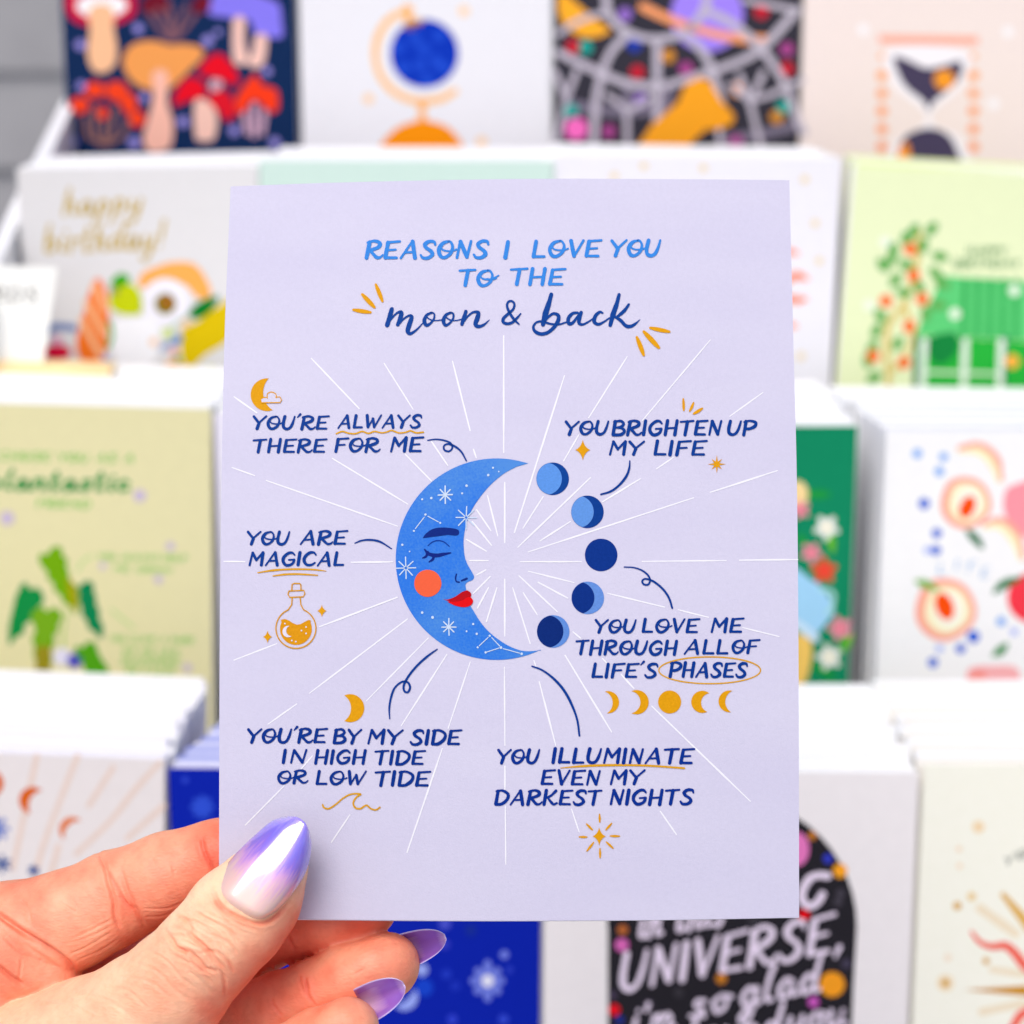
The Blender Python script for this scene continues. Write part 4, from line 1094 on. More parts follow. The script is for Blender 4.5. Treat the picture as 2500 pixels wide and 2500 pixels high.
# swirls that tie the phrases to the moon
k = hink('swirl_line', NV2, 3)
k.stroke(z1(1242, 1582, 1290, 1576, 1340, 1583, 1378, 1600, 1386, 1628, 1366, 1647, 1340, 1638, 1338, 1614, 1362, 1604, 1402, 1618, 1440, 1650, 1470, 1703), [3, 4, 4.5, 4.5, 4.5, 4.5, 4.5, 5, 5.5, 5, 3.5])
k.stroke(z3(812, 788, 850, 773, 900, 768, 960, 779, 1028, 820), [2.5, 4.5, 5, 5, 3])
k.stroke(z4(815, 303, 812, 345, 795, 392, 755, 443, 703, 482, 645, 500), [3.5, 5, 6, 6, 5.5, 4])
k.stroke(z4(782, 928, 840, 932, 890, 950, 925, 980, 934, 1010, 922, 1032, 898, 1030, 888, 1012, 905, 998, 945, 1008, 985, 1035, 1020, 1070, 1048, 1115, 1065, 1170), [3, 4, 4.5, 4.5, 4.5, 4.5, 4.5, 5.5, 5.5, 5.5, 4.5])
k.stroke(z4(238, 1513, 300, 1537, 370, 1590, 430, 1660, 475, 1745, 505, 1830, 518, 1922), [3.5, 5, 6, 6.5, 6, 5.5, 5])
k.stroke(z7(1483, 97, 1420, 142, 1350, 205, 1290, 278, 1258, 340, 1263, 380, 1288, 384, 1300, 350, 1282, 318, 1242, 318, 1195, 360, 1170, 430, 1160, 500, 1163, 565), [3, 6, 6, 5.5, 5, 5, 5, 5, 5, 5.5, 5, 3])
hink('wave_print', (232, 170, 30), 3).stroke(z7(712, 1145, 720, 1163, 752, 1171, 800, 1142, 850, 1100, 905, 1073, 968, 1073, 940, 1092, 918, 1130, 930, 1163, 965, 1171, 1005, 1148, 1035, 1170, 1070, 1179, 1097, 1162), 4.2)

# potion bottle
k = hink('potion_bottle_outline', (226, 160, 24), 3, joined=True)
q = z3(465, 1290)[0]
f3 = .41408
def arcp(cx, cy, r_, a0, a1, n=40):
    t = np.radians(np.linspace(a0, a1, n)); return np.stack([cx + r_ * np.cos(t), cy + r_ * np.sin(t)], 1)
k.stroke(np.vstack([z3(443, 1108, 440, 1150, 420, 1180), arcp(q[0], q[1], 118 * f3, 248 - 360 + 0, -248 + 0, 2)[:0], arcp(q[0], q[1] , 118 * f3, -122, -418, 50), z3(510, 1180, 494, 1150, 490, 1108)]), 3.2, smooth=False, jit=.03)
k.stroke(z3(424, 1070, 512, 1066, 518, 1086, 508, 1104, 428, 1107, 418, 1088, 424, 1070), 3.2, smooth=False, jit=0)
k.stroke(z3(440, 1068, 443, 1030, 455, 1025, 488, 1026, 494, 1034, 495, 1066), 3.2, smooth=False, jit=0)
k = hink('potion_print', (232, 158, 14), 2)
pts = [tuple(p_) for p_ in z3(552, 1243, 540, 1240, 515, 1252, 490, 1266, 470, 1268, 445, 1258, 425, 1244, 400, 1234, 375, 1240)]
pts += [tuple(p_) for p_ in arcp(q[0], q[1] + 1.5, 94 * f3, 205, -22 - 0, 40)]
k.poly(pts)
k = hink('star_marks', (240, 234, 250), 4, mottle=.02)
k.crescent(z3(428, 1276)[0], z3(386, 1308)[0], z3(440, 1336)[0], z3(408, 1306)[0])
for x, y in ((498, 1303), (525, 1282), (525, 1320), (441, 1362), (465, 1368), (400, 1262)): C(k, z3, x, y, 5, n=10)
k = hink('sparkle_print', GOLD, 3)
for zz, x, y, a, b in ((z3, 618, 1187, 28, 36), (z3, 298, 1340, 27, 37), (z4, 538, 238, 44, 61), (z6, 711, 1004, 37, 50)):
    p0 = zz(x, y)[0]; k.star4(p0[0], p0[1], a * zz.f, b * zz.f)
k = hink('ray_burst_print', (236, 166, 10), 3, joined=True)
for q_ in ((713, 882, 714, 925), (715, 1072, 716, 1122), (600, 1007, 642, 1008), (772, 1002, 823, 1003), (640, 935, 673, 968), (780, 932, 748, 968), (680, 1038, 643, 1085), (750, 1035, 788, 1070)):
    P = z6(*q_); k.stroke([P[0], (P[0] + P[1]) / 2 + .1, P[1]], [3, 6, 3.5], jit=0)
p0 = z4(1328, 322)[0]
pts = []
for i in range(16):
    a = math.pi / 8 * i - math.pi / 2
    rr = (54 if i % 4 == 0 else 44) * f3 if i % 2 == 0 else 16 * f3
    pts.append((p0[0] + rr * math.cos(a), p0[1] + rr * math.sin(a)))
hink('eight_point_star', GOLD, 3).poly(pts)

# the moon with a face
mm = bpy.data.materials.new('moon_ink'); mm.use_nodes = True
n_ = mm.node_tree; b_ = n_.nodes['Principled BSDF']; b_.inputs['Roughness'].default_value = .5; b_.inputs['Specular IOR Level'].default_value = .25
tc = n_.nodes.new('ShaderNodeTexCoord'); nA = n_.nodes.new('ShaderNodeTexNoise'); nA.inputs['Scale'].default_value = 55; nA.inputs['Detail'].default_value = 3
nB = n_.nodes.new('ShaderNodeTexNoise'); nB.inputs['Scale'].default_value = 2400; nB.inputs['Detail'].default_value = 2
mx = n_.nodes.new('ShaderNodeMath'); mx.operation = 'MULTIPLY_ADD'; mx.inputs[1].default_value = .9; mx.inputs[2].default_value = .05
m2 = n_.nodes.new('ShaderNodeMath'); m2.operation = 'MULTIPLY_ADD'; m2.inputs[1].default_value = .45
rp = n_.nodes.new('ShaderNodeValToRGB')
rp.color_ramp.elements[0].position, rp.color_ramp.elements[1].position = .56, .86
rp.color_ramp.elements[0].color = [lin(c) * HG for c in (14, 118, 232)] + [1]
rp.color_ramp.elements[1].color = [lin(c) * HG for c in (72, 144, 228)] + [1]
n_.links.new(tc.outputs['Object'], nA.inputs[0]); n_.links.new(tc.outputs['Object'], nB.inputs[0])
n_.links.new(nA.outputs['Fac'], mx.inputs[0]); n_.links.new(nB.outputs['Fac'], m2.inputs[0]); n_.links.new(mx.outputs[0], m2.inputs[2])
n_.links.new(m2.outputs[0], rp.inputs['Fac']); n_.links.new(rp.outputs['Color'], b_.inputs['Base Color'])
moon = Ink(held, 'moon_print', mm, hroot, 2, fine=True)
out = [tuple(p_) for p_ in arcp(*z5(1005, 1015)[0], 792 * .31056, -72, -296, 90)]
out[0] = tuple(z5(1255, 262)[0])
inner = z5(1355, 1732, 1230, 1738, 1130, 1710, 1040, 1660, 950, 1590, 880, 1510, 830, 1430, 800, 1380, 775, 1300, 765, 1245, 763, 1212, 785, 1192, 815, 1180, 828, 1162, 824, 1138, 800, 1095, 775, 1050, 757, 1000, 748, 930, 748, 850, 765, 750, 800, 650, 860, 550, 950, 440, 1060, 345, 1165, 288)
moon.poly(np.vstack([out, smooth_pts(inner, 4)]))
mo = moon.build('blue crescent moon with a sleeping face')
mroot = mo


def mink(name, rgb, level, mottle=.08, label=None, joined=False):
    k = Ink(held, name, mat(rgb, rough=.5, mottle=mottle, scale=2600, gain=HG, spec=.06), mo, level, fine=True)
    k.joined = joined
    MI.append((k, label))
    return k


MI = []
C(mink('cheek_print', (253, 104, 66), 4, .03), z5, 465, 1205, 107, wob=.004)
mink('lip_print', (196, 8, 22), 4, .05).poly(smooth_pts(z5(585, 1330, 622, 1332, 680, 1310, 730, 1276, 772, 1261, 800, 1276, 806, 1300, 790, 1322, 740, 1340, 660, 1355), 5))
mink('lip_print', (240, 8, 18), 5, .04).poly(smooth_pts(z5(618, 1348, 680, 1350, 735, 1340, 770, 1318, 800, 1314, 820, 1338, 812, 1368, 780, 1388, 735, 1392, 680, 1380, 640, 1362), 5))
mink('eyebrow_print', (8, 42, 132), 4).poly(smooth_pts(z5(425, 850, 450, 815, 500, 780, 560, 767, 640, 770, 705, 786, 702, 826, 640, 826, 560, 812, 500, 815, 455, 832), 5))
k = mink('closed_eye_print', (8, 38, 132), 4, joined=True)
f5 = .31056
k.stroke(z5(440, 938, 470, 972, 530, 986, 590, 976, 645, 965), np.array([10, 28, 30, 24, 10]) * f5)
k.stroke(z5(465, 960, 452, 992, 425, 1006), np.array([20, 20, 10]) * f5); k.stroke(z5(512, 985, 505, 1015, 476, 1036), np.array([22, 20, 10]) * f5)
mink('eyelid_print', (10, 60, 160), 4).stroke(z5(465, 910, 500, 881, 545, 869, 592, 880, 635, 915), np.array([5, 9, 9, 9, 7]) * f5)
k = mink('nose_line_print', (8, 42, 132), 4, joined=True)
k.stroke(z5(690, 1133, 683, 1165, 690, 1190, 712, 1196), 11 * f5); k.stroke(z5(730, 1184, 752, 1176, 772, 1167), np.array([12, 16, 16]) * f5)
k = mink('star_marks', (214, 232, 254), 4, .03)
for x, y, a, b_2, wd, rv in ((602, 510, 5, 58, 11, 70), (767, 688, 14, 84, 9, 88), (293, 1085, 14, 76, 9, 86), (630, 1548, 5, 56, 10, 64)):
    p0 = z5(x, y)[0]; k.burst(p0[0], p0[1], a * f5, b_2 * f5, wd * f5, rv=rv * f5)
for x, y, r_ in ((978, 297, 8), (1023, 327, 6), (940, 355, 10), (770, 438, 10), (735, 498, 8), (493, 535, 10), (421, 545, 8), (265, 902, 9), (322, 955, 6), (421, 1435, 10), (503, 1473, 11), (822, 1525, 9), (770, 1582, 7), (850, 1602, 9),
                 (447, 665, 9), (356, 793, 8), (563, 730, 8), (952, 1617, 9), (857, 1708, 8), (1040, 1710, 11), (920, 1748, 9), (1203, 1759, 10)):
    C(k, z5, x, y, r_, n=12)
for q_ in ((438, 685, 368, 775), (466, 678, 548, 722), (940, 1630, 870, 1696), (968, 1632, 1030, 1698), (932, 1744, 1025, 1714), (1058, 1718, 1186, 1754)):
    k.stroke(z5(*q_), 7 * f5, smooth=False, jit=0)
for k, lb in MI: k.build(lb)

# the five phases to its right: a dark and a light ink each
for i, (cx, cy, sh, dark_right, dk, lt) in enumerate(((360, 408, .42, 1, (0, 68, 154), (96, 156, 236)), (565, 603, .60, 1, (0, 62, 148), (100, 156, 232)), (646, 857, 0, 0, (0, 52, 142), None),
                                                      (567, 1110, .58, 0, (0, 48, 136), (104, 150, 226)), (363, 1308, .36, 0, (0, 42, 122), (100, 148, 226)))):
    p0 = z4(cx, cy)[0]; r_ = 96 * f3
    base_c, over_c = (dk, lt) if dark_right else ((lt or dk), dk)
    k = Ink(held, 'moon_phase_print', mat(base_c, rough=.5, mottle=.1, scale=2600, gain=HG, spec=.06), hroot, 2, fine=True)
    k.circ(p0[0], p0[1], r_, n=64, wob=.003); k.build()
    par = hroot.children[-1] if False else None
    if lt:
        d = r_ * sh                                     # overlap of the disc and the same disc moved to the left
        h = math.degrees(math.acos(d / 2 / r_))
        A_ = arcp(p0[0], p0[1], r_ - .4, 180 - (180 - h) + 0, 360 - h, 2)
        ang = h
        left = arcp(p0[0], p0[1], r_ - .4, -180 + (180 - (180 - ang)) * 0 - (180 - (180 - ang)) * 0, -180, 2)
        # left rim of the disc, from the lower crossing round the left side to the upper one
        a1 = 180 - h
        rim = arcp(p0[0], p0[1], r_ - .4, a1, 360 - a1, 40)
        inn = arcp(p0[0] - d, p0[1], r_ - .4, -h, h, 40)
        k = Ink(held, 'phase_shade_print', mat(over_c, rough=.5, mottle=.1, scale=2600, gain=HG, spec=.06), hroot, 3, fine=True)
        k.poly(np.vstack([rim, inn[1:-1]])); k.build()
ray.build()
for k, lb in INKS: k.build(lb)

# ================================================================== THE HAND
def q3(px, py, D):
    return np.array([(px - 1250) / F * D * 1000, (py - 1250) / F * D * 1000, D * 1000])      # mm, camera frame


CH = {   # chains of joints: px, py, depth (m), radius (mm); second entry: front-to-back flattening
    'th': (.80, [(680, 2118, .3910, 5.6), (640, 2165, .3898, 7.6), (578, 2240, .3888, 9.4), (503, 2324, .3885, 9.15), (424, 2413, .3905, 10.1), (350, 2484, .3935, 11.6), (230, 2580, .398, 15), (60, 2700, .404, 20.5), (-250, 2930, .418, 25)]),
    'ix': (.92, [(745, 2052, .4058, 6.5), (640, 2072, .4062, 7.1), (533, 2097, .4068, 7.5), (404, 2141, .4075, 8.3), (275, 2196, .4085, 8.9), (165, 2246, .4085, 9.4), (20, 2280, .411, 9.8), (-160, 2360, .420, 12.5)]),
    'md': (.95, [(885, 2212, .4062, 6.6), (800, 2232, .4075, 7.2), (720, 2252, .4100, 6.9), (600, 2296, .416, 7.7), (330, 2372, .428, 8.4), (60, 2450, .438, 9.5), (-200, 2560, .442, 12)]),
    'rg': (.95, [(944, 2358, .4015, 6.3), (850, 2398, .4015, 6.9), (770, 2431, .4030, 6.8), (690, 2463, .4050, 7.0), (480, 2545, .413, 8.2), (240, 2650, .428, 9), (-100, 2750, .442, 12)]),
    'pk': (.95, [(850, 2508, .3885, 5.6), (770, 2550, .3905, 6.2), (650, 2610, .395, 6.6), (420, 2720, .412, 7.4), (150, 2840, .43, 9), (-150, 2950, .442, 12)]),
}
PALM = [[(-160, 2370, .424, 12.5), (-300, 2650, .436, 17), (-250, 2930, .425, 22), (-700, 3250, .432, 24), (-1000, 3420, .435, 23)],
        [(-100, 2750, .442, 13), (-400, 3000, .440, 20), (-1000, 3420, .436, 22)], [(-150, 2950, .442, 12), (-600, 3250, .438, 20)],
        [(-200, 2560, .442, 12), (-400, 2800, .442, 18)],
        [(-180, 2300, .409, 10), (0, 2337, .4065, 8.5), (122, 2386, .4060, 5.9)],
        [(-180, 2440, .406, 8), (-60, 2450, .4050, 7.5), (-8, 2452, .4050, 5.6)]]


def chain(P, pts, sc, k=1.5):
    d = None
    S_ = np.array([1, 1, 1 / sc])
    J = [(q3(*p_[:3]) * S_, p_[3]) for p_ in pts]
    Q = P * S_.astype(P.dtype)
    for (a, ra), (b, rb) in zip(J[:-1], J[1:]):
        ab = (b - a).astype(P.dtype); a = a.astype(P.dtype)
        t = np.clip(((Q - a) @ ab) / (ab @ ab), 0, 1)
        e = Q - a - t[:, None] * ab
        di = np.sqrt(np.einsum('ij,ij->i', e, e)) - (ra + t * (rb - ra))
        d = di if d is None else smin(d, di, k)
    return d


def smin(a, b, k):
    h = np.clip(.5 + .5 * (b - a) / k, 0, 1)
    return b + (a - b) * h - k * h * (1 - h)


def blob(P, px, py, D, rx, ry, rz, ang=0):
    c = q3(px, py, D)
    q = P - c.astype(P.dtype)
    ca, sa = math.cos(ang), math.sin(ang)
    x = q[:, 0] * ca + q[:, 1] * sa; y = -q[:, 0] * sa + q[:, 1] * ca
    return (np.sqrt((x / rx) ** 2 + (y / ry) ** 2 + (q[:, 2] / rz) ** 2) - 1) * min(rx, ry, rz)


def sdf(P, owners=False):
    pal = None
    for c in PALM[:4]:
        d = chain(P, c, 1.0, 6)
        pal = d if pal is None else smin(pal, d, 8)
    dd = {}
    for n, (sc, pts) in CH.items():
        dd[n] = chain(P, pts, sc)
    # fleshy pads and knuckles
    dd['ix'] = smin(dd['ix'], blob(P, 195, 2268, .4055, 9.2, 6.8, 6, -.35), 2.5)
    dd['ix'] = smin(dd['ix'], blob(P, 395, 2160, .4045, 7.5, 6.2, 5.5, -.3), 2.0)
    dd['th'] = smin(dd['th'], blob(P, 685, 2225, .3935, 3.4, 6.5, 4.0, .35), 2.5)
    dd['th'] = smin(dd['th'], blob(P, 545, 2300, .3855, 7, 6, 4.2, -.8), 3)
    dd['rg'] = smin(dd['rg'], blob(P, 905, 2372, .3985, 6.5, 5.2, 4.0, -.4), 2)
    dd['pk'] = smin(dd['pk'], blob(P, 830, 2518, .3860, 6, 4.8, 4, -.4), 2)
    lob1 = chain(P, PALM[4], 1.0, 3); lob2 = chain(P, PALM[5], 1.0, 3)
    tot = None
    for n in dd:
        kk = 9 if n == 'th' else 7
        m_ = smin(dd[n], pal, kk)
        tot = m_ if tot is None else smin(tot, m_, .9)
    tot = smin(tot, lob1, .5); tot = smin(tot, lob2, .6)
    if owners:
        names = list(dd) + ['pa']
        A_ = np.stack([dd[n] for n in dd] + [np.minimum(np.minimum(pal, lob1), lob2)], 1)
        return tot, names, A_.argmin(1)
    return tot


def surface_nets(lo, hi, h):
    ax = [np.arange(lo[i], hi[i], h, dtype=np.float32) for i in range(3)]
    sh = tuple(len(a) for a in ax)
    Fv = np.empty(sh, np.float32)
    for i0 in range(0, sh[0], 24):
        X, Y, Zz = np.meshgrid(ax[0][i0:i0 + 24], ax[1], ax[2], indexing='ij')
        P = np.stack([X.ravel(), Y.ravel(), Zz.ravel()], 1)
        Fv[i0:i0 + 24] = sdf(P).reshape(X.shape)
    s = Fv < 0
    cs = np.zeros((sh[0] - 1, sh[1] - 1, sh[2] - 1), np.int8)
    for a in (0, 1):
        for b in (0, 1):
            for c in (0, 1):
                cs += s[a:sh[0] - 1 + a, b:sh[1] - 1 + b, c:sh[2] - 1 + c]
    act = (cs > 0) & (cs < 8)
    idx = np.full(act.shape, -1, np.int64)
    ii = np.argwhere(act)
    idx[act] = np.arange(len(ii))
    V = np.stack([ax[k][ii[:, k]] + h / 2 for k in range(3)], 1).astype(np.float64)
    quads = []
    for d in range(3):
        e1, e2 = [(1, 2), (2, 0), (0, 1)][d]
        sl0 = [slice(None)] * 3; sl1 = [slice(None)] * 3
        sl0[d] = slice(0, -1); sl1[d] = slice(1, None)
        cr = s[tuple(sl0)] != s[tuple(sl1)]
        w_ = np.argwhere(cr)
        ok = (w_[:, e1] > 0) & (w_[:, e2] > 0) & (w_[:, e1] < sh[e1] - 1) & (w_[:, e2] < sh[e2] - 1)
        w_ = w_[ok]
        ins = s[w_[:, 0], w_[:, 1], w_[:, 2]]
        def gi(o1, o2):
            q = w_.copy(); q[:, e1] -= o1; q[:, e2] -= o2
            return idx[q[:, 0], q[:, 1], q[:, 2]]
        A_ = np.stack([gi(0, 0), gi(1, 0), gi(1, 1), gi(0, 1)], 1)
        A_[~ins] = A_[~ins][:, ::-1]
        quads.append(A_)
    return V, np.vstack(quads)


def project(V, n=3, e=.05):
    for _ in range(n):
        f0 = sdf(V)
        g = np.stack([sdf(V + np.eye(3)[k] * e) - f0 for k in range(3)], 1) / e
        V = V - (f0 / (np.einsum('ij,ij->i', g, g) + 1e-6))[:, None].clip(-1, 1) * g
    return V, g / (np.linalg.norm(g, axis=1)[:, None] + 1e-9)


V, Q = surface_nets(np.array([-190, 52, 372.]), np.array([-8, 200, 468.]), 1.0)
V, _ = project(V, 3)
hm = bpy.data.meshes.new('hand_coarse')
hm.from_pydata(V.tolist(), [], Q.tolist())
tmp = bpy.data.objects.new('tmp_hand', hm)
scene.collection.objects.link(tmp)
md = tmp.modifiers.new('s', 'SUBSURF'); md.levels = md.render_levels = 2
dg = bpy.context.evaluated_depsgraph_get()
ev = tmp.evaluated_get(dg).to_mesh()
nvv = len(ev.vertices)
co = np.empty(nvv * 3); ev.vertices.foreach_get('co', co); co = co.reshape(-1, 3)
no = np.empty(nvv * 3); ev.vertices.foreach_get('normal', no); no = no.reshape(-1, 3)
nq = len(ev.polygons)
fv = np.empty(nq * 4, np.int64); ev.polygons.foreach_get('vertices', fv); fv = fv.reshape(-1, 4)
bpy.data.objects.remove(tmp)
# who owns each vertex, and where creases run
_, names, own = sdf(co, owners=True)
own = np.array(names)[own]
px = np.stack([co[:, 0] / co[:, 2] * F + 1250, co[:, 1] / co[:, 2] * F + 1250], 1)
h1 = Z(0, 1960, .40373)
h3 = Z(640, 2200, .2588)
CREASES = [  # owner, points, half width px, depth mm, redness
    ('ix', h1(590, 290, 630, 370, 655, 470, 690, 590, 700, 700, 740, 775), 5, .42, .07), ('ix', h1(735, 400, 760, 510, 800, 600, 845, 690, 880, 750), 4.5, .34, .06),
    ('ix', h1(650, 400, 700, 500, 760, 600, 820, 650), 3.5, .2, .2), ('ix', h1(1215, 190, 1240, 300, 1285, 400, 1290, 440), 4.5, .3, .15), ('ix', h1(400, 925, 520, 875, 690, 770), 2.5, .12, 0), ('ix', h1(430, 825, 560, 765, 690, 695), 2.5, .12, 0),
    ('ix', h1(450, 960, 600, 900, 720, 820), 2.5, .1, 0), ('ix', h1(380, 860, 540, 810, 690, 735), 2.2, .08, 0),
    ('ix', h1(850, 640, 1000, 640, 1140, 590), 2.5, .1, 0), ('ix', h1(925, 310, 945, 360, 960, 410), 2.5, .1, 0), ('ix', h1(1040, 380, 1060, 450), 2.5, .1, 0), ('ix', h1(870, 690, 960, 690, 1040, 670), 2.5, .1, 0),
    ('ix', h1(340, 590, 420, 640, 470, 660), 2.5, .12, 0), ('ix', h1(120, 580, 170, 640, 190, 740), 2.5, .12, 0), ('ix', h1(420, 560, 470, 640), 2.5, .12, 0), ('ix', h1(200, 540, 260, 600), 2.5, .1, 0),
    ('th', h1(995, 765, 1040, 830, 1075, 880, 1150, 905, 1210, 965, 1250, 1005, 1330, 1020), 4.5, .5, .15), ('th', h1(1140, 735, 1150, 790, 1210, 850, 1265, 900, 1320, 960, 1390, 1045), 4.5, .42, .15),
    ('th', h1(1050, 690, 1110, 700, 1150, 745, 1175, 780), 3.5, .3, .1), ('th', h1(1080, 690, 1200, 730, 1300, 800, 1400, 860, 1440, 930), 3, .22, .1), ('th', h1(1150, 650, 1250, 700, 1350, 745, 1440, 810), 3, .18, .1),
    ('th', h1(1200, 905, 1290, 900, 1370, 940, 1425, 1050), 3.5, .25, .1), ('th', h1(1340, 1010, 1360, 1090, 1360, 1170), 3.5, .22, .1), ('th', h1(1090, 870, 1130, 920, 1200, 1000, 1290, 1050), 3, .22, .1),
    ('th', h1(1020, 800, 1100, 800, 1180, 830, 1280, 900), 3, .2, .1), ('th', h1(1030, 740, 1100, 760, 1150, 800), 3, .2, .1),
    ('th', np.array([(511, 2160), (540, 2213), (590, 2243), (632, 2255), (668, 2243), (706, 2204)]), 4.5, .45, .35), ('th', np.array([(516, 2190), (545, 2228), (590, 2258), (640, 2272)]), 3.5, .22, .22), ('th', np.array([(505, 2185), (530, 2225), (570, 2262), (620, 2285)]), 3, .15, .1),
    ('th', h1(900, 900, 1000, 950, 1100, 1060, 1200, 1130), 3.5, .14, 0), ('th', h1(800, 960, 950, 1020, 1080, 1150, 1180, 1200), 3.5, .13, 0), ('th', h1(700, 1050, 900, 1080, 1050, 1200), 3.5, .12, 0),
    ('th', h1(560, 1110, 760, 1130, 900, 1250), 3.5, .12, 0), ('th', h1(400, 1150, 620, 1180, 800, 1290), 3.5, .12, 0), ('th', h1(1130, 1010, 1220, 1080, 1300, 1170), 3.5, .16, 0), ('th', h1(250, 1200, 420, 1220, 600, 1320), 3.5, .12, 0),
    ('*', h1(-60, 640, 0, 682, 130, 775, 300, 885, 400, 958, 470, 1025), 6, .8, .14), ('*', h1(-60, 960, 0, 1000, 80, 1062, 155, 1112), 5, .6, .14),
    ('pa', h1(0, 790, 120, 900, 240, 950, 380, 1000), 3, .14, .06), ('pa', h1(130, 940, 120, 1040, 100, 1080), 3, .14, .06), ('pa', h1(260, 900, 240, 960), 3, .1, .05),
    ('rg', h3(400, 700, 420, 800, 440, 900, 510, 990), 3.5, .28, .14), ('rg', h3(350, 690, 370, 790, 420, 920), 3, .15, .08), ('rg', h3(90, 900, 110, 980, 200, 1100), 3, .15, .1),
    ('rg', h3(870, 690, 960, 640), 2.5, .1, .1), ('md', h3(250, 320, 280, 400, 330, 470), 3.5, .2, .12),
]
for k_ in range(13):           # small curved wrinkles over the thumb knuckle
    a, b = np.array([425, 2236.]) + np.array([-7.0, 9.5]) * (k_ - 5) * .9, np.array([600, 2385.]) + np.array([-7.0, 9.5]) * (k_ - 5) * .9
    mid = (a + b) / 2 + np.array([12, -12]) + rng.normal(0, 5, 2)
    a2 = a + (b - a) * rng.uniform(.05, .25); b2 = a + (b - a) * rng.uniform(.7, .95)
    CREASES.append(('th', np.array([a2, (a2 + mid) / 2 + rng.normal(0, 4, 2), mid, (b2 + mid) / 2 + rng.normal(0, 4, 2), b2]), 2.6, rng.uniform(.08, .2), .05))
front = no[:, 2] < .2
disp = np.zeros(nvv); red = np.zeros(nvv)
for ow, pts, hw, dep, rd in CREASES:
    m_ = front & (own == ow) if ow != '*' else front & np.isin(own, ('ix', 'pa'))
    P = smooth_pts(pts, 5)
    lo_, hi_ = P.min(0) - 30, P.max(0) + 30
    m_ &= (px[:, 0] > lo_[0]) & (px[:, 0] < hi_[0]) & (px[:, 1] > lo_[1]) & (px[:, 1] < hi_[1])
    ids = np.nonzero(m_)[0]
    if not len(ids): continue
    X = px[ids]
    a, b = P[:-1], P[1:]
    ab = b - a
    t = np.clip(((X[:, None] - a) * ab).sum(2) / ((ab ** 2).sum(1) + 1e-9), 0, 1)
    dist = np.linalg.norm(X[:, None] - a - t[..., None] * ab, axis=2)
    j = dist.argmin(1); dd_ = dist[np.arange(len(ids)), j]
    s_pos = (j + t[np.arange(len(ids)), j]) / len(a)
    fade = np.clip(np.minimum(s_pos, 1 - s_pos) / .15, .15, 1)
    disp[ids] -= dep * fade * (np.exp(-(dd_ / hw) ** 2) - .35 * np.exp(-((dd_ - 2.4 * hw) / (1.3 * hw)) ** 2))
    red[ids] += rd * fade * np.exp(-(dd_ / (1.8 * hw)) ** 2)


def vnoise(P, sc, seed):
    r_ = np.random.default_rng(seed)
    out = np.zeros(len(P))
    for _ in range(10):
        d = r_.normal(size=3); d /= np.linalg.norm(d)
        out += np.sin(P @ d * sc * r_.uniform(.6, 1.6) + r_.uniform(0, 6.28))
    return out / 10 ** .5 * .7


disp += .12 * vnoise(co, .45, 3) + .03 * vnoise(co, 1.6, 5)
cow = cam2world((co + no * disp[:, None]) / 1000)
# skin tone: 0 = pale back of the hand, 1 = flushed pads and folds
tone = np.select([own == 'th', own == 'ix', own == 'md', own == 'rg', own == 'pk'], [.12, .5, .75, .62, .5], .5)
ax_d = np.array([.66, -.75]); side = (px - np.array([503, 2324])) @ np.array([.75, .66])
tone = tone + np.where(own == 'th', .72 * np.clip((side - 30) / 110, 0, 1) * np.clip(((px - np.array([350, 2484])) @ ax_d) / 120, 0, 1), 0)  # thumb's right side: natural flush, deepened with shading painted into the tone
tone = tone + np.where(own == 'ix', .22 * np.clip((px[:, 0] - 380) / 160, 0, 1), 0) + .13 * vnoise(co, .25, 9) + .08 * vnoise(co, .9, 11)
tone = np.clip(tone + red, 0, 1)

hand = bpy.data.objects.new('hand', bpy.data.meshes.new('hand'))
hroot2 = cp(250, 2500, .405)
hand.data.from_pydata((cow - hroot2).tolist(), [], fv.tolist())
hand.data.update()
hand.data.polygons.foreach_set('use_smooth', [True] * nq)
at_ = hand.data.attributes.new('tone', 'FLOAT', 'POINT')
at_.data.foreach_set('value', tone.astype(np.float32))
link(hand)
hand.location = hroot2
tag(hand, 'left hand with long lilac tipped nails pinching the card at its lower left corner', 'hand')

sk = bpy.data.materials.new('skin'); sk.use_nodes = True
n_ = sk.node_tree; b_ = n_.nodes['Principled BSDF']
an = n_.nodes.new('ShaderNodeAttribute'); an.attribute_name = 'tone'
rp = n_.nodes.new('ShaderNodeValToRGB')
cr = rp.color_ramp
SK = [(0, (255, 214, 176)), (.35, (253, 180, 144)), (.7, (248, 136, 104)), (1, (232, 88, 62))]
cr.elements[0].position, cr.elements[1].position = SK[0][0], SK[-1][0]
cr.elements[0].color = [lin(c) * .93 for c in SK[0][1]] + [1]
cr.elements[1].color = [lin(c) * .93 for c in SK[-1][1]] + [1]
for p_, c in SK[1:-1]:
    e = cr.elements.new(p_); e.color = [lin(q) * .93 for q in c] + [1]
n_.links.new(an.outputs['Fac'], rp.inputs['Fac'])
tc = n_.nodes.new('ShaderNodeTexCoord')
vr = n_.nodes.new('ShaderNodeTexVoronoi'); vr.feature = 'DISTANCE_TO_EDGE'; vr.inputs['Scale'].default_value = 1100
mp = n_.nodes.new('ShaderNodeMapping'); mp.inputs['Rotation'].default_value = (0, R(50), 0); mp.inputs['Scale'].default_value = (.55, 1, 1.3)
nz = n_.nodes.new('ShaderNodeTexNoise'); nz.inputs['Scale'].default_value = 700; nz.inputs['Detail'].default_value = 5
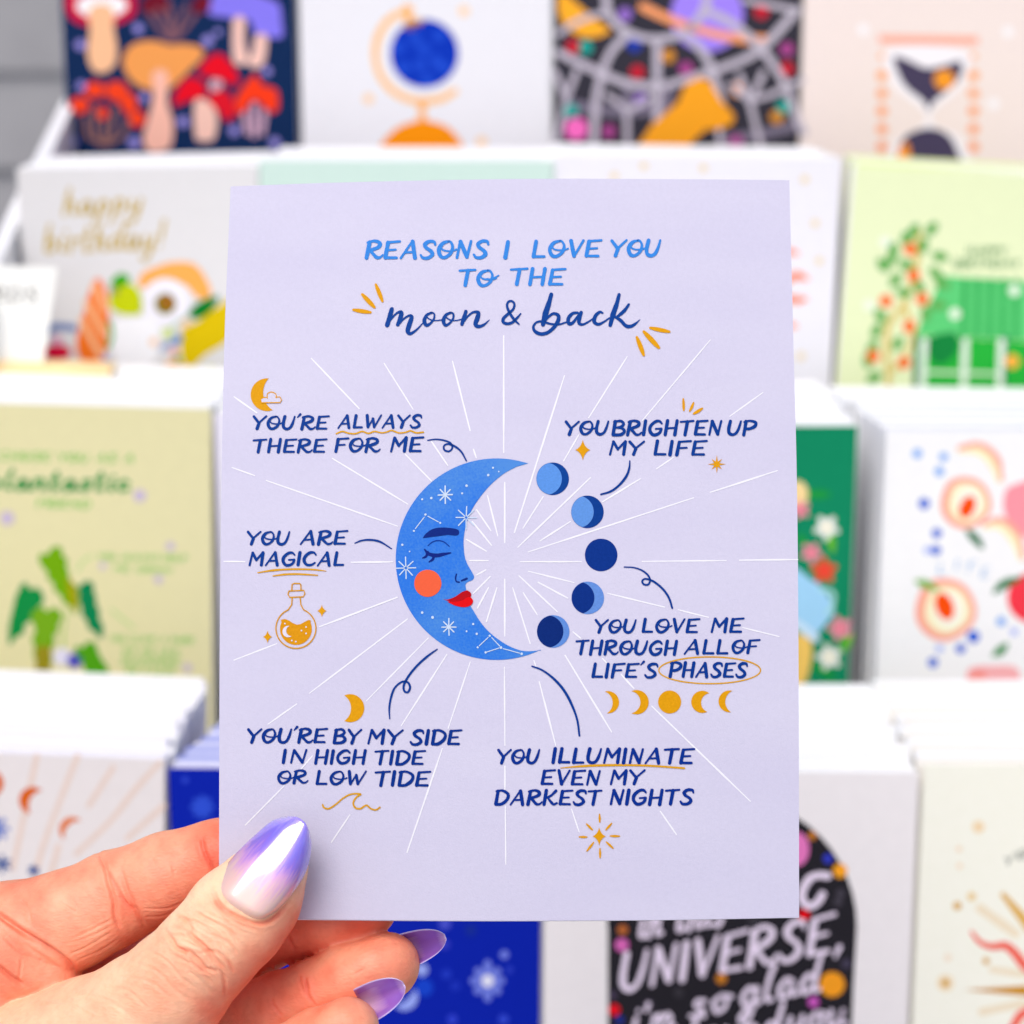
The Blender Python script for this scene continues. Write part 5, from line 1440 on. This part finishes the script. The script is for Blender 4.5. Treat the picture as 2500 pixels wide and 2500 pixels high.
n_.links.new(tc.outputs['Object'], mp.inputs[0]); n_.links.new(mp.outputs[0], vr.inputs['Vector']); n_.links.new(tc.outputs['Object'], nz.inputs['Vector'])
ma = n_.nodes.new('ShaderNodeMath'); ma.operation = 'MULTIPLY_ADD'; ma.inputs[1].default_value = 1.3
n_.links.new(vr.outputs['Distance'], ma.inputs[0]); n_.links.new(nz.outputs['Fac'], ma.inputs[2])
bp = n_.nodes.new('ShaderNodeBump'); bp.inputs['Strength'].default_value = .35; bp.inputs['Distance'].default_value = .00025
n_.links.new(ma.outputs[0], bp.inputs['Height']); n_.links.new(bp.outputs['Normal'], b_.inputs['Normal'])
mixn = n_.nodes.new('ShaderNodeMixRGB'); mixn.blend_type = 'MULTIPLY'; mixn.inputs['Fac'].default_value = .22
rp2 = n_.nodes.new('ShaderNodeValToRGB'); rp2.color_ramp.elements[0].color = (.72, .5, .45, 1); rp2.color_ramp.elements[1].color = (1.0, 1.0, 1.0, 1); rp2.color_ramp.elements[0].position = .3; rp2.color_ramp.elements[1].position = .55
n_.links.new(nz.outputs['Fac'], rp2.inputs['Fac']); n_.links.new(rp.outputs['Color'], mixn.inputs[1]); n_.links.new(rp2.outputs['Color'], mixn.inputs[2])
n_.links.new(mixn.outputs[0], b_.inputs['Base Color'])
b_.inputs['Roughness'].default_value = .48
b_.inputs['Specular IOR Level'].default_value = .4
b_.inputs['Subsurface Weight'].default_value = .35
b_.inputs['Subsurface Radius'].default_value = (1.0, .32, .18)
b_.inputs['Subsurface Scale'].default_value = .0016
hand.data.materials.append(sk)


def nail_mat(name, ramp, streak=.12, base_trans=0.0):
    m = bpy.data.materials.new(name); m.use_nodes = True
    n = m.node_tree; b = n.nodes['Principled BSDF']
    uvn = n.nodes.new('ShaderNodeUVMap'); uvn.uv_map = 'uv'
    mp = n.nodes.new('ShaderNodeMapping'); mp.inputs['Scale'].default_value = (1.2, 7, 1)
    nz = n.nodes.new('ShaderNodeTexNoise'); nz.inputs['Scale'].default_value = 3.0; nz.inputs['Detail'].default_value = 5
    n.links.new(uvn.outputs[0], mp.inputs[0]); n.links.new(mp.outputs[0], nz.inputs['Vector'])
    sp = n.nodes.new('ShaderNodeSeparateXYZ'); n.links.new(uvn.outputs[0], sp.inputs[0])
    sb = n.nodes.new('ShaderNodeMath'); sb.operation = 'MULTIPLY_ADD'; sb.inputs[1].default_value = streak * 4
    n.links.new(nz.outputs['Fac'], sb.inputs[0])
    ad = n.nodes.new('ShaderNodeMath'); ad.operation = 'SUBTRACT'; ad.inputs[1].default_value = streak * 2
    n.links.new(sp.outputs[0], ad.inputs[0]); n.links.new(ad.outputs[0], sb.inputs[2])
    rp = n.nodes.new('ShaderNodeValToRGB'); e = rp.color_ramp.elements
    e[0].position, e[1].position = ramp[0][0], ramp[-1][0]
    e[0].color = [lin(c) for c in ramp[0][1]] + [1]; e[1].color = [lin(c) for c in ramp[-1][1]] + [1]
    for p_, c in ramp[1:-1]:
        q = rp.color_ramp.elements.new(p_); q.color = [lin(x) for x in c] + [1]
    n.links.new(sb.outputs[0], rp.inputs['Fac']); n.links.new(rp.outputs['Color'], b.inputs['Base Color'])
    b.inputs['Roughness'].default_value = .22
    b.inputs['Coat Weight'].default_value = 1.0; b.inputs['Coat Roughness'].default_value = .07; b.inputs['Coat IOR'].default_value = 1.9
    b.inputs['Subsurface Weight'].default_value = .2; b.inputs['Subsurface Scale'].default_value = .001
    return m


nm_thumb = nail_mat('nail_gel', [(0, (232, 190, 172)), (.24, (226, 182, 178)), (.42, (206, 150, 204)), (.58, (140, 104, 214)), (.75, (122, 104, 222)), (1, (160, 142, 236))])
nm_back = nail_mat('nail_underside', [(0, (214, 180, 206)), (.35, (150, 100, 196)), (.75, (150, 108, 206)), (.93, (196, 176, 236)), (1, (214, 200, 246))], .04)


def nail_from_grid(G, th, m, label, rim=False):
    nv, nu = G.shape[:2]
    W = cam2world(G.reshape(-1, 3) / 1000)
    Gn = G.reshape(-1, 3)
    off = Gn.copy(); off[:, 2] += th
    W2 = cam2world(off / 1000)
    N = nu * nv
    Fc = []
    for j in range(nv - 1):
        for i in range(nu - 1):
            a = j * nu + i
            Fc.append((a, a + nu, a + nu + 1, a + 1)); Fc.append((a + N, a + 1 + N, a + nu + 1 + N, a + nu + N))
    ring = [i for i in range(nu)] + [j * nu + nu - 1 for j in range(1, nv)] + [(nv - 1) * nu + i for i in range(nu - 2, -1, -1)] + [j * nu for j in range(nv - 2, 0, -1)]
    for k in range(len(ring)):
        a, b = ring[k], ring[(k + 1) % len(ring)]
        Fc.append((a, b, b + N, a + N))
    o = mesh_obj('nail', np.vstack([W, W2]) - hroot2, Fc, m, hand, smooth=True)
    uvl = o.data.uv_layers.new(name='uv')
    ids = np.empty(len(o.data.loops), int); o.data.loops.foreach_get('vertex_index', ids)
    ids = ids % N
    UV = np.stack([(ids // nu) / (nv - 1), (ids % nu) / (nu - 1)], 1)
    if rim:
        UV[:, 0] = np.maximum(UV[:, 0] ** 1.3, np.abs(UV[:, 1] * 2 - 1) ** 3)
    uvl.data.foreach_set('uv', UV.ravel().astype(np.float32))
    o['label'] = label
    return o


def trough(b0, tip, hw, D0, D1, h, label, th=.4, pw=2.4, nv=26, nu=21):
    b0, tip = np.array(b0, float), np.array(tip, float)
    ax = tip - b0; pr = np.array([-ax[1], ax[0]]) / np.linalg.norm(ax)
    G = np.zeros((nv, nu, 3))
    for j in range(nv):
        u = (j / (nv - 1)) ** .8
        w_ = hw * max(.02, (1 - u ** pw)) ** .5
        for i in range(nu):
            v = -1 + 2 * i / (nu - 1)
            p_ = b0 + ax * u + pr * v * w_
            D = D0 + (D1 - D0) * u + h * (1 - v * v) * (w_ / hw)
            G[j, i] = q3(p_[0], p_[1], D)
    return nail_from_grid(G, th, nm_back, label, True)


# thumb nail: grid between traced edges, arched towards the viewer
Gt = coons([(517, 2160), (545, 2207), (592, 2236), (632, 2247), (664, 2236)], [(700, 1993), (724, 1995), (742, 2006), (752, 2022), (757, 2036)],
           [(517, 2160), (541, 2126), (579, 2080), (624, 2037), (664, 2004), (700, 1993)], [(664, 2236), (700, 2200), (738, 2146), (755, 2104), (761, 2062), (757, 2036)], 29, 44)
G3 = np.zeros(Gt.shape[:2] + (3,))
for j in range(44):
    u = j / 43
    for i in range(29):
        v = -1 + 2 * i / 28
        wfac = 1 - .35 * u ** 3
        D = .3806 + .0035 * u + .002 * u * u + .0018 * max(0, 1 - u / .09) ** 2 - .0012 * v + .0046 * abs(v) ** 3.6 * wfac
        G3[j, i] = q3(Gt[j, i, 0], Gt[j, i, 1], D)
nail_from_grid(G3, .5, nm_thumb, 'large almond thumbnail fading from clear pink to lilac')
trough((968, 2330), (1088, 2288), 44, .4020, .4000, .0042, 'lilac ring finger nail curling beyond the fingertip')
trough((884, 2458), (987, 2404), 47, .3885, .3870, .0040, 'lilac little finger nail curling beyond the fingertip')
trough((915, 2214), (1050, 2190), 42, .4062, .4062, .0040, 'lilac middle finger nail just under the card edge')
trough((770, 2046), (900, 2000), 42, .4062, .4070, .0040, 'lilac index finger nail behind the card')
